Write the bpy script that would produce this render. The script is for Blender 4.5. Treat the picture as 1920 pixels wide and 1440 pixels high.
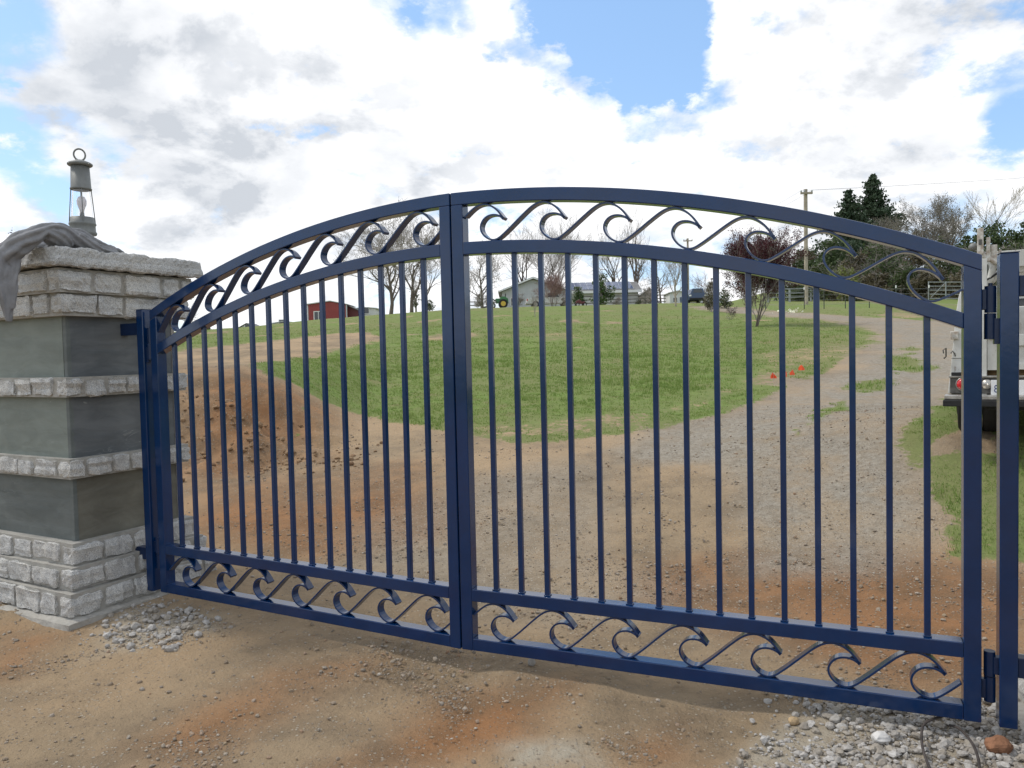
import bpy, math, random
import numpy as np
from math import sin, cos, pi, radians, sqrt
from mathutils import Vector, Matrix

# ------------------------------------------------------------------ scene, camera, light
for o in list(bpy.data.objects): bpy.data.objects.remove(o)
sc = bpy.context.scene
C = sc.collection
EYE = 1.62
PITCH, ROLL, FPX = 0.03907, -0.02243, 1452.92
cd = bpy.data.cameras.new('camera'); cam = bpy.data.objects.new('camera', cd); C.objects.link(cam)
cd.sensor_width = 36.0; cd.lens = FPX / 1920 * 36.0; cd.clip_start = 0.05; cd.clip_end = 3000
cam.matrix_world = Matrix.Translation((0, 0, EYE)) @ Matrix.Rotation(pi / 2 - PITCH, 4, 'X') @ Matrix.Rotation(ROLL, 4, 'Z')
sc.camera = cam
sc.view_settings.view_transform = 'Standard'; sc.view_settings.look = 'None'
sc.view_settings.exposure = 0.0; sc.view_settings.gamma = 1.0
SUN_EL, SUN_AZ = radians(54), radians(287)     # high sun to the left of the camera (azimuth clockwise from +Y)
sd = bpy.data.lights.new('sun', 'SUN'); sun = bpy.data.objects.new('sun', sd); C.objects.link(sun)
sd.energy = 2.1; sd.angle = radians(9); sd.color = (1.0, 0.95, 0.87)
sdir = Vector((sin(SUN_AZ) * cos(SUN_EL), cos(SUN_AZ) * cos(SUN_EL), sin(SUN_EL)))
sun.rotation_euler = sdir.to_track_quat('Z', 'Y').to_euler()

def ray(px, py):
    u = (px - 960) / FPX; v = (py - 720) / FPX
    c, s = cos(-ROLL), sin(-ROLL); u, v = u * c - v * s, u * s + v * c
    return np.array([u, cos(PITCH) - v * sin(PITCH), -sin(PITCH) - v * cos(PITCH)])

# ---- sky: Nishita blue with broken cumulus laid over it by direction
SKYS = 0.1
w = bpy.data.worlds.new('World'); sc.world = w; w.use_nodes = True
nt = w.node_tree; nt.nodes.clear()
def N(t, kind, **kw):
    n = t.nodes.new(kind)
    for k, v in kw.items(): setattr(n, k, v)
    return n
def setin(t, n, key, v):
    if isinstance(v, bpy.types.NodeSocket): t.links.new(v, n.inputs[key])
    else: n.inputs[key].default_value = v
def M(t, op, a, b=0.0, c=None, clamp=False):
    n = N(t, 'ShaderNodeMath', operation=op, use_clamp=clamp)
    setin(t, n, 0, a); setin(t, n, 1, b)
    if c is not None: setin(t, n, 2, c)
    return n.outputs[0]
def mixc(t, f, a, b):
    n = N(t, 'ShaderNodeMix', data_type='RGBA')
    setin(t, n, 0, f); setin(t, n, 6, a); setin(t, n, 7, b)
    return n.outputs[2]
def smooth(t, v, a, b, lo=0.0, hi=1.0):
    n = N(t, 'ShaderNodeMapRange', interpolation_type='SMOOTHSTEP')
    setin(t, n, 0, v); n.inputs[1].default_value = a; n.inputs[2].default_value = b
    n.inputs[3].default_value = lo; n.inputs[4].default_value = hi
    return n.outputs[0]
def noise(t, vec, scale, detail=4, rough=0.55, dist=0.0):
    n = N(t, 'ShaderNodeTexNoise'); t.links.new(vec, n.inputs['Vector'])
    n.inputs['Scale'].default_value = scale; n.inputs['Detail'].default_value = detail
    n.inputs['Roughness'].default_value = rough; n.inputs['Distortion'].default_value = dist
    return n.outputs[0]
tc = N(nt, 'ShaderNodeTexCoord').outputs['Generated']
sky = N(nt, 'ShaderNodeTexSky', sky_type='NISHITA', sun_disc=False)
sky.sun_elevation = SUN_EL; sky.sun_rotation = SUN_AZ; sky.air_density = 1.0; sky.dust_density = 0.6; sky.ozone_density = 2.0
sep = N(nt, 'ShaderNodeSeparateXYZ'); nt.links.new(tc, sep.inputs[0])
zz = M(nt, 'ADD', M(nt, 'MAXIMUM', sep.outputs[2], 0.0), 0.42)
comb = N(nt, 'ShaderNodeCombineXYZ')
nt.links.new(M(nt, 'DIVIDE', sep.outputs[0], zz), comb.inputs[0]); nt.links.new(M(nt, 'DIVIDE', sep.outputs[1], zz), comb.inputs[1])
cp = comb.outputs[0]
n1 = noise(nt, cp, 3.4, 12, 0.60, 0.15)
wob = noise(nt, cp, 6.5, 10, 0.62)
def patch(px, py, rx, amp, wv=4.6, ws=None):
    """soft blob about one direction of the sky, radius in radians"""
    d = ray(px, py); d = d / np.linalg.norm(d)
    n = N(nt, 'ShaderNodeVectorMath', operation='DISTANCE')
    nt.links.new(tc, n.inputs[0]); n.inputs[1].default_value = tuple(d)
    dd = M(nt, 'ADD', n.outputs[1], M(nt, 'MULTIPLY', M(nt, 'SUBTRACT', ws or wob, 0.5), rx * wv))
    return smooth(nt, dd, rx * 1.30, rx * 0.25, 0.0, amp)
def total(lst):
    s = lst[0]
    for q in lst[1:]: s = M(nt, 'ADD', s, q)
    return s
holes = total([patch(*a) for a in [(1080, 20, .085, .30), (1170, 95, .075, .32), (1270, 140, .055, .30), (1160, 10, .085, .30), (1345, 180, .036, .17), (830, 10, .055, .26), (730, 5, .05, .2),
    (30, 30, .055, .26), (15, 250, .04, .24), (100, 365, .03, .24), (215, 330, .018, .14), (1880, 270, .035, .22), (1900, 215, .03, .16),
    (1220, 165, .055, .22), (700, 555, .03, .12), (1680, 250, .03, .12), (1130, 500, .035, .07), (1010, 70, .04, .2)]])
fills = total([patch(*a) for a in [(700, 170, .20, .20), (300, 130, .17, .18), (1600, 100, .16, .20), (500, 420, .2, .14), (1000, 300, .16, .16), (1450, 330, .17, .15), (960, 190, .09, .12)]])
dens = M(nt, 'SUBTRACT', M(nt, 'ADD', M(nt, 'ADD', n1, 0.075), fills), holes)
cover = smooth(nt, dens, 0.41, 0.66)
n2 = noise(nt, cp, 2.2, 8, 0.55, 0.2)
n3 = noise(nt, cp, 4.5, 9, 0.58, 0.15)
wob2 = noise(nt, cp, 3.0, 6, 0.55)
greys = total([patch(a[0], a[1], a[2] * 1.4, a[3] * .60, 1.3, wob2) for a in [(190, 165, .12, .85), (620, 320, .09, .75), (330, 180, .09, .5), (410, 395, .05, .55), (1590, 70, .14, .42), (760, 300, .05, .45), (60, 130, .08, .4), (90, 30, .07, .2),
    (1560, 400, .1, .2), (800, 520, .06, .35), (1130, 520, .08, .35), (560, 90, .06, .3), (1830, 60, .1, .3)]])
g = M(nt, 'ADD', M(nt, 'MULTIPLY', greys, smooth(nt, n3, .25, .68, .45, 1.1)), smooth(nt, n2, 0.46, 0.78, 0.0, 0.38), clamp=True)
sh_ = N(nt, 'ShaderNodeVectorMath', operation='ADD'); nt.links.new(cp, sh_.inputs[0]); sh_.inputs[1].default_value = (-.035, -.06, .0)
n1b = noise(nt, sh_.outputs[0], 3.4, 12, 0.60, 0.15)
self_shade = smooth(nt, M(nt, 'SUBTRACT', n1b, n1), -.03, .12, -.14, .40)  # cloud self-shadow painted into their colour from offset noise
g = M(nt, 'ADD', g, self_shade, clamp=True)
lum = M(nt, 'ADD', g, smooth(nt, n3, .35, .7, -.08, .16), clamp=True)
ccol = mixc(nt, lum, (12.0, 12.05, 12.2, 1), (6.5, 6.9, 7.5, 1))
blue = mixc(nt, 0.32, sky.outputs[0], (2.9, 5.6, 9.6, 1))
blue2 = N(nt, 'ShaderNodeMix', data_type='RGBA', blend_type='MULTIPLY'); blue2.inputs[0].default_value = 1.0
nt.links.new(blue, blue2.inputs[6]); blue2.inputs[7].default_value = (1.75, 1.66, 1.62, 1)
col = mixc(nt, cover, blue2.outputs[2], ccol)
bg = N(nt, 'ShaderNodeBackground'); nt.links.new(col, bg.inputs[0]); bg.inputs[1].default_value = SKYS
out = N(nt, 'ShaderNodeOutputWorld'); nt.links.new(bg.outputs[0], out.inputs[0])
w.cycles.sampling_method = 'MANUAL'; w.cycles.sample_map_resolution = 1024

# ------------------------------------------------------------------ helpers
class MB:
    def __init__(s): s.v = []; s.f = []; s.n = 0; s.sm = []
    def add(s, verts, faces, smooth=False):
        k = s.n; s.v.extend([tuple(map(float, q)) for q in verts]); s.n += len(verts)
        s.f.extend([tuple(i + k for i in q) for q in faces]); s.sm.extend([smooth] * len(faces)); return s
    def box(s, x0, x1, y0, y1, z0, z1, xf=None):
        P = [(x, y, z) for z in (z0, z1) for y in (y0, y1) for x in (x0, x1)]
        if xf: P = [xf(*q) for q in P]
        return s.add(P, [(0, 2, 3, 1), (4, 5, 7, 6), (0, 1, 5, 4), (2, 6, 7, 3), (0, 4, 6, 2), (1, 3, 7, 5)])
    def tube(s, pts, rad, n=8, cap=True, sm=True, flat=1.0):
        pts = [Vector(p) for p in pts]
        if not hasattr(rad, '__len__'): rad = [rad] * len(pts)
        up = Vector((0, 0, 1)); V = []
        t0 = (pts[1] - pts[0]).normalized()
        if abs(t0.z) > .95: up = Vector((1, 0, 0))
        for i, p in enumerate(pts):
            t = (pts[min(i + 1, len(pts) - 1)] - pts[max(i - 1, 0)]).normalized()
            a = t.cross(up)
            if a.length < 1e-4: a = t.cross(Vector((0, 1, 0)))
            a.normalize(); b = a.cross(t); up = b
            for k in range(n):
                th = 2 * pi * k / n
                V.append(p + a * (cos(th) * rad[i]) + b * (sin(th) * rad[i] * flat))
        F = [(i * n + k, i * n + (k + 1) % n, (i + 1) * n + (k + 1) % n, (i + 1) * n + k) for i in range(len(pts) - 1) for k in range(n)]
        s.add(V, F, sm)
        if cap:
            s.add(V[:n] + V[-n:], [tuple(range(n - 1, -1, -1)), tuple(range(n, 2 * n))])
        return s
    def lathe(s, prof, c=(0, 0, 0), n=28):
        V = [(c[0] + r * cos(2 * pi * k / n), c[1] + r * sin(2 * pi * k / n), c[2] + z) for r, z in prof for k in range(n)]
        F = [(i * n + k, i * n + (k + 1) % n, (i + 1) * n + (k + 1) % n, (i + 1) * n + k) for i in range(len(prof) - 1) for k in range(n)]
        return s.add(V, F, True)
    def cyl(s, a, b, r, n=16): return s.tube([a, b], r, n)
    def prism(s, pts2, y0, y1):
        """outline in xz extruded along y"""
        n = len(pts2); V = [(x, y0, z) for x, z in pts2] + [(x, y1, z) for x, z in pts2]
        return s.add(V, [tuple(range(n)), tuple(range(2 * n - 1, n - 1, -1))] + [(i, i + n, (i + 1) % n + n, (i + 1) % n) for i in range(n)])
    def build(s, name, mat, parent=None, bevel=0.0):
        me = bpy.data.meshes.new(name); me.from_pydata(s.v, [], s.f)
        me.polygons.foreach_set('use_smooth', s.sm); me.update()
        if mat: me.materials.append(mat)
        o = bpy.data.objects.new(name, me); C.objects.link(o)
        if parent: o.parent = parent
        if bevel:
            b = o.modifiers.new('bevel', 'BEVEL'); b.width = bevel; b.segments = 2; b.limit_method = 'ANGLE'; b.angle_limit = radians(40)
        return o
def npmesh(name, V, F, mat, parent=None, smooth=False, attr=None):
    """V (n,3), F (m,k) numpy"""
    me = bpy.data.meshes.new(name); V = np.asarray(V, np.float32); F = np.asarray(F, np.int32)
    me.vertices.add(len(V)); me.vertices.foreach_set('co', V.ravel())
    k = F.shape[1]; me.loops.add(F.size); me.loops.foreach_set('vertex_index', F.ravel())
    me.polygons.add(len(F)); me.polygons.foreach_set('loop_start', np.arange(0, F.size, k, dtype=np.int32))
    try: me.polygons.foreach_set('loop_total', np.full(len(F), k, np.int32))
    except Exception: pass
    me.polygons.foreach_set('use_smooth', np.full(len(F), smooth, bool))
    me.update(calc_edges=True); me.validate()
    if attr is not None:
        for an, av in attr.items():
            ca = me.color_attributes.new(an, 'FLOAT_COLOR', 'POINT'); ca.data.foreach_set('color', np.asarray(av, np.float32).ravel())
    if mat: me.materials.append(mat)
    o = bpy.data.objects.new(name, me); C.objects.link(o)
    if parent: o.parent = parent
    return o
def tag(o, label=None, cat=None, group=None, kind=None):
    if label: o['label'] = label
    if cat: o['category'] = cat
    if group: o['group'] = group
    if kind: o['kind'] = kind
    return o
def thing(name, label, cat, loc=(0, 0, 0), rz=0.0, group=None):
    o = bpy.data.objects.new(name, None); C.objects.link(o); o.empty_display_size = .2
    o.location = tuple(float(q) for q in loc); o.rotation_euler = (0, 0, rz)
    return tag(o, label, cat, group)

# ------------------------------------------------------------------ materials
def mat(name, col, rough=0.7, metal=0.0, spec=0.5, coat=0.0, var=0.0, vscale=4.0, bump=0.0, bscale=20.0, col2=None, detail=5, coords='Object'):
    m = bpy.data.materials.new(name); m.use_nodes = True; t = m.node_tree
    b = t.nodes['Principled BSDF']; b.inputs['Roughness'].default_value = rough; b.inputs['Metallic'].default_value = metal
    b.inputs['Specular IOR Level'].default_value = spec; b.inputs['Coat Weight'].default_value = coat; b.inputs['Coat Roughness'].default_value = 0.08
    b.inputs['Base Color'].default_value = (*col, 1)
    co = N(t, 'ShaderNodeTexCoord').outputs[coords]
    if var or col2:
        c2 = col2 or tuple(q * (1 - var) for q in col)
        c1 = col if col2 else tuple(min(1, q * (1 + var)) for q in col)
        f = smooth(t, noise(t, co, vscale, detail, 0.62), 0.33, 0.67)
        t.links.new(mixc(t, f, (*c1, 1), (*c2, 1)), b.inputs['Base Color'])
    if bump:
        bn = N(t, 'ShaderNodeBump'); bn.inputs['Strength'].default_value = bump; bn.inputs['Distance'].default_value = 0.02
        t.links.new(noise(t, co, bscale, 6, 0.6), bn.inputs['Height']); t.links.new(bn.outputs[0], b.inputs['Normal'])
    return m
BLUE = mat('navy_gloss_paint', (.0007, .0225, .088), 0.14, spec=.46, coat=.25, var=.10, vscale=6, bump=.05, bscale=14)
BLUED = mat('navy_paint_dusty', (.004, .017, .06), 0.30, spec=.45, coat=.0, var=.15, vscale=9, bump=.05, bscale=60)
def granite(name, base, warm):
    m = bpy.data.materials.new(name); m.use_nodes = True; t = m.node_tree; b = t.nodes['Principled BSDF']
    b.inputs['Roughness'].default_value = .85; b.inputs['Specular IOR Level'].default_value = .3
    co = N(t, 'ShaderNodeTexCoord').outputs['Object']
    a = mixc(t, smooth(t, noise(t, co, 5, 4), .3, .7), (*base, 1), (*warm, 1))
    sp = smooth(t, noise(t, co, 190, 3, .7), .40, .52)
    a = mixc(t, sp, (base[0] * .5, base[1] * .5, base[2] * .52, 1), a)
    sp2 = smooth(t, noise(t, co, 120, 3, .7), .60, .68)
    a = mixc(t, sp2, a, (.72, .71, .68, 1))
    t.links.new(a, b.inputs['Base Color'])
    bn = N(t, 'ShaderNodeBump'); bn.inputs['Strength'].default_value = .9; bn.inputs['Distance'].default_value = .014
    t.links.new(noise(t, co, 55, 8, .7), bn.inputs['Height']); t.links.new(bn.outputs[0], b.inputs['Normal'])
    return m
GRAN = granite('grey_granite', (.54, .54, .52), (.62, .60, .55))
GRANC = granite('cap_granite', (.48, .475, .45), (.56, .545, .51))
def slate(name, c1, c2, vein=(.33, .34, .33)):
    m = bpy.data.materials.new(name); m.use_nodes = True; t = m.node_tree; b = t.nodes['Principled BSDF']
    b.inputs['Roughness'].default_value = .72; b.inputs['Specular IOR Level'].default_value = .35
    co = N(t, 'ShaderNodeTexCoord').outputs['Object']
    mp = N(t, 'ShaderNodeMapping'); t.links.new(co, mp.inputs[0]); mp.inputs[2].default_value = (.3, .5, .2); mp.inputs[3].default_value = (1.4, 1.4, 5)
    n = noise(t, mp.outputs[0], 2.2, 8, .6, .6)
    a = mixc(t, smooth(t, n, .3, .7), (*c1, 1), (*c2, 1))
    v = noise(t, mp.outputs[0], 1.1, 4, .5, 1.5)
    line = M(t, 'MULTIPLY', smooth(t, M(t, 'ABSOLUTE', M(t, 'SUBTRACT', v, .5)), .0, .004, .5, .0), smooth(t, noise(t, co, 2.3, 2), .5, .62))
    a = mixc(t, line, a, (*vein, 1))
    t.links.new(a, b.inputs['Base Color'])
    bn = N(t, 'ShaderNodeBump'); bn.inputs['Strength'].default_value = .45; bn.inputs['Distance'].default_value = .012
    t.links.new(n, bn.inputs['Height']); t.links.new(bn.outputs[0], b.inputs['Normal'])
    return m
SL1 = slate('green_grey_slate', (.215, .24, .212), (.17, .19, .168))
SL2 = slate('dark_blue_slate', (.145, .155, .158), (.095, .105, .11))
SL3 = slate('olive_slate', (.16, .155, .125), (.115, .11, .088))
SL4 = slate('mid_grey_slate', (.14, .155, .148), (.105, .118, .112))
MORT = mat('mortar', (.34, .325, .29), .95, var=.12, vscale=12, bump=.5, bscale=70)
CONC = mat('rough_concrete', (.36, .34, .30), .95, var=.15, vscale=8, bump=.6, bscale=50)
GREYM = mat('grey_lamp_metal', (.17, .175, .165), .55, metal=.25, var=.08, vscale=20)
CLOTH = mat('grey_cotton', (.225, .225, .23), .95, spec=.15, var=.10, vscale=9, bump=.35, bscale=140)
WHITE = mat('white_truck_paint', (.66, .66, .62), .4, coat=.2, col2=(.50, .49, .44), vscale=3.5, detail=8)
t = WHITE.node_tree; b = t.nodes['Principled BSDF']; src = b.inputs['Base Color'].links[0].from_socket; co = N(t, 'ShaderNodeTexCoord').outputs['Object']
mp = N(t, 'ShaderNodeMapping'); t.links.new(co, mp.inputs[0]); mp.inputs[3].default_value = (1, 1, .35)
cc_ = mixc(t, smooth(t, noise(t, mp.outputs[0], 26, 6, .7), .60, .70, 0, .75), src, (.23, .17, .12, 1)); cc_ = mixc(t, smooth(t, noise(t, mp.outputs[0], 7, 5, .6), .5, .75, 0, .5), cc_, (.36, .34, .29, 1))
t.links.new(cc_, b.inputs['Base Color'])
WHITEW = mat('chipped_white_paint', (.62, .61, .55), .55, col2=(.36, .29, .22), vscale=22, detail=9)
BLACKR = mat('black_rubber', (.016, .016, .016), .8, var=.2, vscale=20, bump=.3)
DIRTYM = mat('dirty_steel', (.10, .095, .085), .55, metal=.5, var=.4, vscale=12, bump=.2)
CHROME = mat('dull_chrome', (.42, .40, .36), .35, metal=.7, var=.25, vscale=14)
RUST = mat('rusty_brown', (.12, .075, .03), .85, var=.3, vscale=14)
REDL = mat('red_lens', (.55, .012, .02), .2, coat=.6)
GLASSD = mat('dark_window_glass', (.025, .03, .035), .08, spec=.8)
YELL = mat('yellow_lamp', (.62, .42, .05), .4)
REDB = mat('red_metal_siding', (.31, .05, .045), .5, var=.08, vscale=2)
REDD = mat('dark_red_and_shade_red', (.13, .028, .028), .6)  # shade of the barn's right side put into colour; also garden tractor red
ROOFD = mat('grey_roof', (.17, .165, .16), .8, var=.12, vscale=2)
WALLW = mat('white_siding', (.62, .62, .60), .7, var=.05, vscale=1)
WALLG = mat('grey_siding', (.50, .51, .52), .75, var=.06, vscale=1)
SOLAR = mat('solar_blue', (.035, .06, .14), .15, spec=.8)
SOLF = mat('pale_frame', (.55, .57, .60), .5)
WOODG = mat('weathered_wood', (.17, .155, .135), .9, var=.25, vscale=5, bump=.3)
POLEW = mat('pole_wood', (.36, .31, .24), .9, var=.2, vscale=3, bump=.3)
BARK = mat('grey_bark', (.14, .115, .095), .95, var=.25, vscale=3, bump=.5)
TWIG = mat('brown_twigs', (.30, .265, .24), .95, var=.2, vscale=.8)
TWIGP = mat('pinkish_twigs', (.26, .17, .15), .95, var=.2, vscale=.8)
GREENM = mat('green_tractor_paint', (.02, .16, .035), .35, coat=.3)
GALV = mat('galvanised_metal', (.36, .38, .38), .5, metal=.4)
POSTM = mat('green_steel_post', (.06, .07, .05), .7)
WPNT = mat('white_paint', (.75, .75, .73), .6)
FLAG = mat('orange_flag_plastic', (.85, .10, .025), .5)
BLACKC = mat('black_cable', (.055, .045, .04), .75, var=.4, vscale=20)
REDROCK = mat('red_brown_stone', (.27, .13, .07), .9, var=.25, vscale=14, bump=.6, bscale=40)
STONEW = mat('white_crushed_stone', (.50, .475, .43), .9, col2=(.33, .30, .27), vscale=9, bump=.4, bscale=60, coords='Object')
BULB = mat('frosted_bulb', (.85, .80, .82), .25)
def leafmat(name, a, b, scale=1.2, rough=.65):
    m = bpy.data.materials.new(name); m.use_nodes = True; t = m.node_tree; p = t.nodes['Principled BSDF']
    p.inputs['Roughness'].default_value = rough; p.inputs['Specular IOR Level'].default_value = .25
    co = N(t, 'ShaderNodeTexCoord').outputs['Object']
    f = M(t, 'ADD', M(t, 'MULTIPLY', noise(t, co, scale, 3, .5), .6), M(t, 'MULTIPLY', noise(t, co, scale * 11, 2, .5), .4))
    t.links.new(mixc(t, smooth(t, f, .36, .64), (*a, 1), (*b, 1)), p.inputs['Base Color'])
    tr = N(t, 'ShaderNodeBsdfTranslucent'); t.links.new(mixc(t, f, (*a, 1), (*b, 1)), tr.inputs[0])
    mx = N(t, 'ShaderNodeMixShader'); mx.inputs[0].default_value = .25
    t.links.new(p.outputs[0], mx.inputs[1]); t.links.new(tr.outputs[0], mx.inputs[2]); t.links.new(mx.outputs[0], t.nodes['Material Output'].inputs[0])
    return m
L_CON = leafmat('conifer_needles', (.035, .065, .034), (.075, .105, .06), .7)
L_OAK = leafmat('dark_evergreen_leaves', (.042, .072, .026), (.095, .125, .05), .7)
L_BRUSH = leafmat('olive_brush_leaves', (.10, .085, .05), (.15, .13, .075), .5)
L_BRUG = leafmat('green_brush_leaves', (.055, .085, .03), (.11, .13, .05), .5)
L_GREYB = leafmat('grey_green_buds', (.14, .13, .09), (.20, .185, .135), .6)
L_YEL = leafmat('yellow_green_leaves', (.16, .19, .055), (.22, .24, .08), .8)
L_CIT = leafmat('glossy_green_leaves', (.035, .08, .018), (.09, .14, .035), 1.5, .4)
L_PUR = leafmat('purple_plum_leaves', (.060, .018, .025), (.13, .045, .05), 2.0)
L_PINK = leafmat('pink_blossom', (.36, .19, .20), (.26, .13, .14), 2.0)
GRASSM = leafmat('grass_blades', (.17, .26, .055), (.26, .325, .095), 1.5, .6)
DAFF = mat('white_petals', (.8, .8, .62), .7)

# ------------------------------------------------------------------ terrain
def S(v, a, b):
    t = np.clip((np.asarray(v, float) - a) / (b - a), 0, 1); return t * t * (3 - 2 * t)
_rng = np.random.RandomState(7); _perm = _rng.rand(256, 256)
def vn(x, y):
    x = np.asarray(x, float); y = np.asarray(y, float)
    xi = np.floor(x).astype(int); yi = np.floor(y).astype(int); fx = x - xi; fy = y - yi
    fx = fx * fx * (3 - 2 * fx); fy = fy * fy * (3 - 2 * fy)
    g = lambda a, b: _perm[a & 255, b & 255]
    return (g(xi, yi) * (1 - fx) + g(xi + 1, yi) * fx) * (1 - fy) + (g(xi, yi + 1) * (1 - fx) + g(xi + 1, yi + 1) * fx) * fy - .5
def fbm(x, y, o=4):
    s = 0; a = 1.0
    for i in range(o): s = s + a * vn(x * 2 ** i + 17.3 * i, y * 2 ** i - 9.1 * i); a *= .5
    return s
def gz(x, y):
    x = np.asarray(x, float); y = np.asarray(y, float)
    g = np.interp(y, [-50, 4.6, 6.2, 8, 62, 70, 80, 95, 110, 130, 200, 600], [0, 0, .10, .30, 5.16, 5.75, 6.35, 7.15, 7.45, 7.5, 6.5, -6])
    yy = np.clip(y, 60, 200)
    g = g - (.052 * np.maximum(0, -x - .06 * yy) + .04 * np.maximum(0, -x - .27 * yy)) * S(y, 25, 70)
    g = g + .85 * S(y + .25 * x, 8.2, 9.3) * (1 - S(y, 11.5, 24)) * S(-x - .05 * y, 1.6, 3.6)
    g = g + .55 * np.exp(-((x - 5.2) ** 2 + (y - 8.0) ** 2) / 8.0)
    g = g + 4.5 * S(y, 72, 105) * S(x, 24, 52)
    return g
def gzn(x, y):
    d = np.hypot(x, y); z = gz(x, y)
    z = z + .045 * fbm(x / 1.7, y / 1.7, 3) * S(d, .5, 4) + .022 * fbm(x / .35 + 5, y / .35, 4)
    bank = np.exp(-((y + .25 * x - 8.8) / 1.0) ** 2) * S(-x - .05 * y, 1.4, 3.2)
    z = z + bank * (.40 * (.25 - np.abs(fbm(x / .7, y / .7, 4))) + .12 * fbm(x / .2, y / .2, 3) - .02)
    for px_, py_, r_, dp_ in ((-3.0, 10.3, .45, .30), (-4.3, 10.4, .5, .25), (-2.4, 9.6, .25, .12), (-3.7, 9.6, .3, .14)):
        z = z - dp_ * np.exp(-((x - px_) ** 2 / (r_ * 1.6) ** 2 + (y - py_ - .3 * fbm(x / .3, y / .3, 3)) ** 2 / r_ ** 2) ** 1.5)
    z = z + .16 * fbm(x / 7, y / 7, 3) * S(d, 14, 30)
    z = z + .05 * fbm(x / 1.1, y / 1.1, 3) * S(d, 10, 20)
    return z
_t = np.geomspace(1.5, 260, 4000)
def at(px, py):
    r = ray(px, py); r = r / r[1]; P = r[None] * _t[:, None]; z = EYE + P[:, 2]
    h = z < gz(P[:, 0], P[:, 1]); i = int(np.argmax(h)) if h.any() else len(_t) - 1
    return P[i, 0], P[i, 1]
def G(px, y, row=590, noisy=True):
    r = ray(px, row); x = r[0] / r[1] * y
    return Vector((x, y, float((gzn if noisy else gz)(x, y))))
def PT(px, row, y):
    r = ray(px, row); return Vector((r[0] / r[1] * y, y, EYE + r[2] / r[1] * y))
def HZ(rows, y): return rows / FPX * y      # pixels of height at depth y -> metres

def sdf(poly, X, Y):
    """signed distance, positive inside"""
    poly = np.array(poly); n = len(poly); d = np.full(X.shape, 1e9); ins = np.zeros(X.shape, bool)
    for i in range(n):
        a = poly[i]; b = poly[(i + 1) % n]; e = b - a; l = max(e @ e, 1e-12)
        t = np.clip(((X - a[0]) * e[0] + (Y - a[1]) * e[1]) / l, 0, 1)
        d = np.minimum(d, np.hypot(X - a[0] - t * e[0], Y - a[1] - t * e[1]))
        c = ((a[1] > Y) != (b[1] > Y)); 
        with np.errstate(divide='ignore', invalid='ignore'):
            xc = (b[0] - a[0]) * (Y - a[1]) / (b[1] - a[1] + 1e-12) + a[0]
        ins ^= c & (X < xc)
    return np.where(ins, d, -d)
pp = lambda L: [at(*q) for q in L]
dirt = pp([(320, 660), (350, 652), (450, 645), (540, 638), (620, 629), (690, 625), (716, 634), (700, 645), (640, 655), (600, 668), (545, 678), (482, 690), (520, 706), (570, 732), (640, 768), (700, 790), (760, 806), (830, 815), (930, 826), (1040, 822),
      (1140, 812), (1230, 800), (1310, 783), (1400, 750), (1500, 716), (1560, 696), (1612, 672), (1641, 648)]) 
roadL = pp([(1636, 628), (1612, 614), (1560, 603), (1500, 597), (1430, 590), (1340, 582), (1290, 578)])
roadR = pp([(1290, 572), (1340, 574), (1430, 580), (1500, 585), (1600, 593), (1700, 600), (1790, 606), (1900, 625), (1900, 690), (1778, 745), (1740, 800), (1712, 850), (1696, 920), (1690, 1000), (1700, 1060), (1780, 1085), (1910, 1072)])
graded = dirt + roadL + roadR + [(14, 4.6), (14, -14), (-14, -14), (-22, 6), (-16, 16)]
road = pp([(1180, 812), (1230, 800), (1310, 783), (1400, 750), (1500, 716), (1560, 696), (1612, 672), (1641, 648)]) + roadL + pp([(1290, 572), (1340, 574), (1430, 580), (1500, 585), (1600, 593), (1700, 600), (1790, 606), (1900, 625), (1900, 690), (1778, 745), (1740, 800), (1712, 850), (1696, 920), (1680, 990), (1600, 1060), (1450, 1050), (1380, 985), (1400, 920), (1330, 880), (1200, 860)])
road2 = pp([(880, 900), (1010, 860), (1150, 880), (1160, 960), (1100, 1060), (1250, 1110), (1100, 1150), (860, 1120), (700, 1060), (760, 960)])
strip = pp([(1440, 822), (1480, 800), (1555, 752), (1600, 722), (1668, 690), (1690, 655), (1735, 655), (1740, 690), (1680, 725), (1620, 752), (1570, 785), (1510, 815)])
reds = [pp([(345, 690), (480, 700), (600, 760), (600, 860), (450, 900), (345, 900)]), pp([(340, 900), (560, 880), (830, 860), (830, 1000), (600, 1040), (340, 1010)]),
        pp([(1250, 1060), (1400, 1030), (1690, 1060), (1840, 1080), (1910, 1090), (1910, 1280), (1700, 1290), (1400, 1200), (1250, 1120)]),
        pp([(870, 655), (985, 655), (985, 668), (870, 668)]), pp([(0, 1180), (130, 1190), (0, 1260)]), pp([(1180, 1390), (1280, 1350), (1300, 1420), (1200, 1440)]), pp([(600, 1440), (850, 1300), (1050, 1290), (1000, 1380), (800, 1440)]), pp([(250, 1400), (500, 1250), (700, 1240), (560, 1330), (350, 1438)])]
browns = [pp([(1420, 660), (1600, 640), (1630, 660), (1500, 705), (1400, 740), (1300, 775), (1220, 795), (1200, 770), (1380, 720)]), pp([(880, 800), (1240, 770), (1240, 800), (1040, 822), (900, 826)]), pp([(1000, 628), (1100, 622), (1120, 640), (1010, 642)])]
whites = [pp([(950, 1400), (1100, 1385), (1130, 1430), (960, 1438)]), pp([(180, 1150), (280, 1125), (390, 1150), (400, 1175), (320, 1200), (180, 1230)]), pp([(1380, 1440), (1400, 1400), (1470, 1350), (1560, 1325), (1750, 1345), (1925, 1350), (1940, 1500), (1400, 1500)])]

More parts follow.
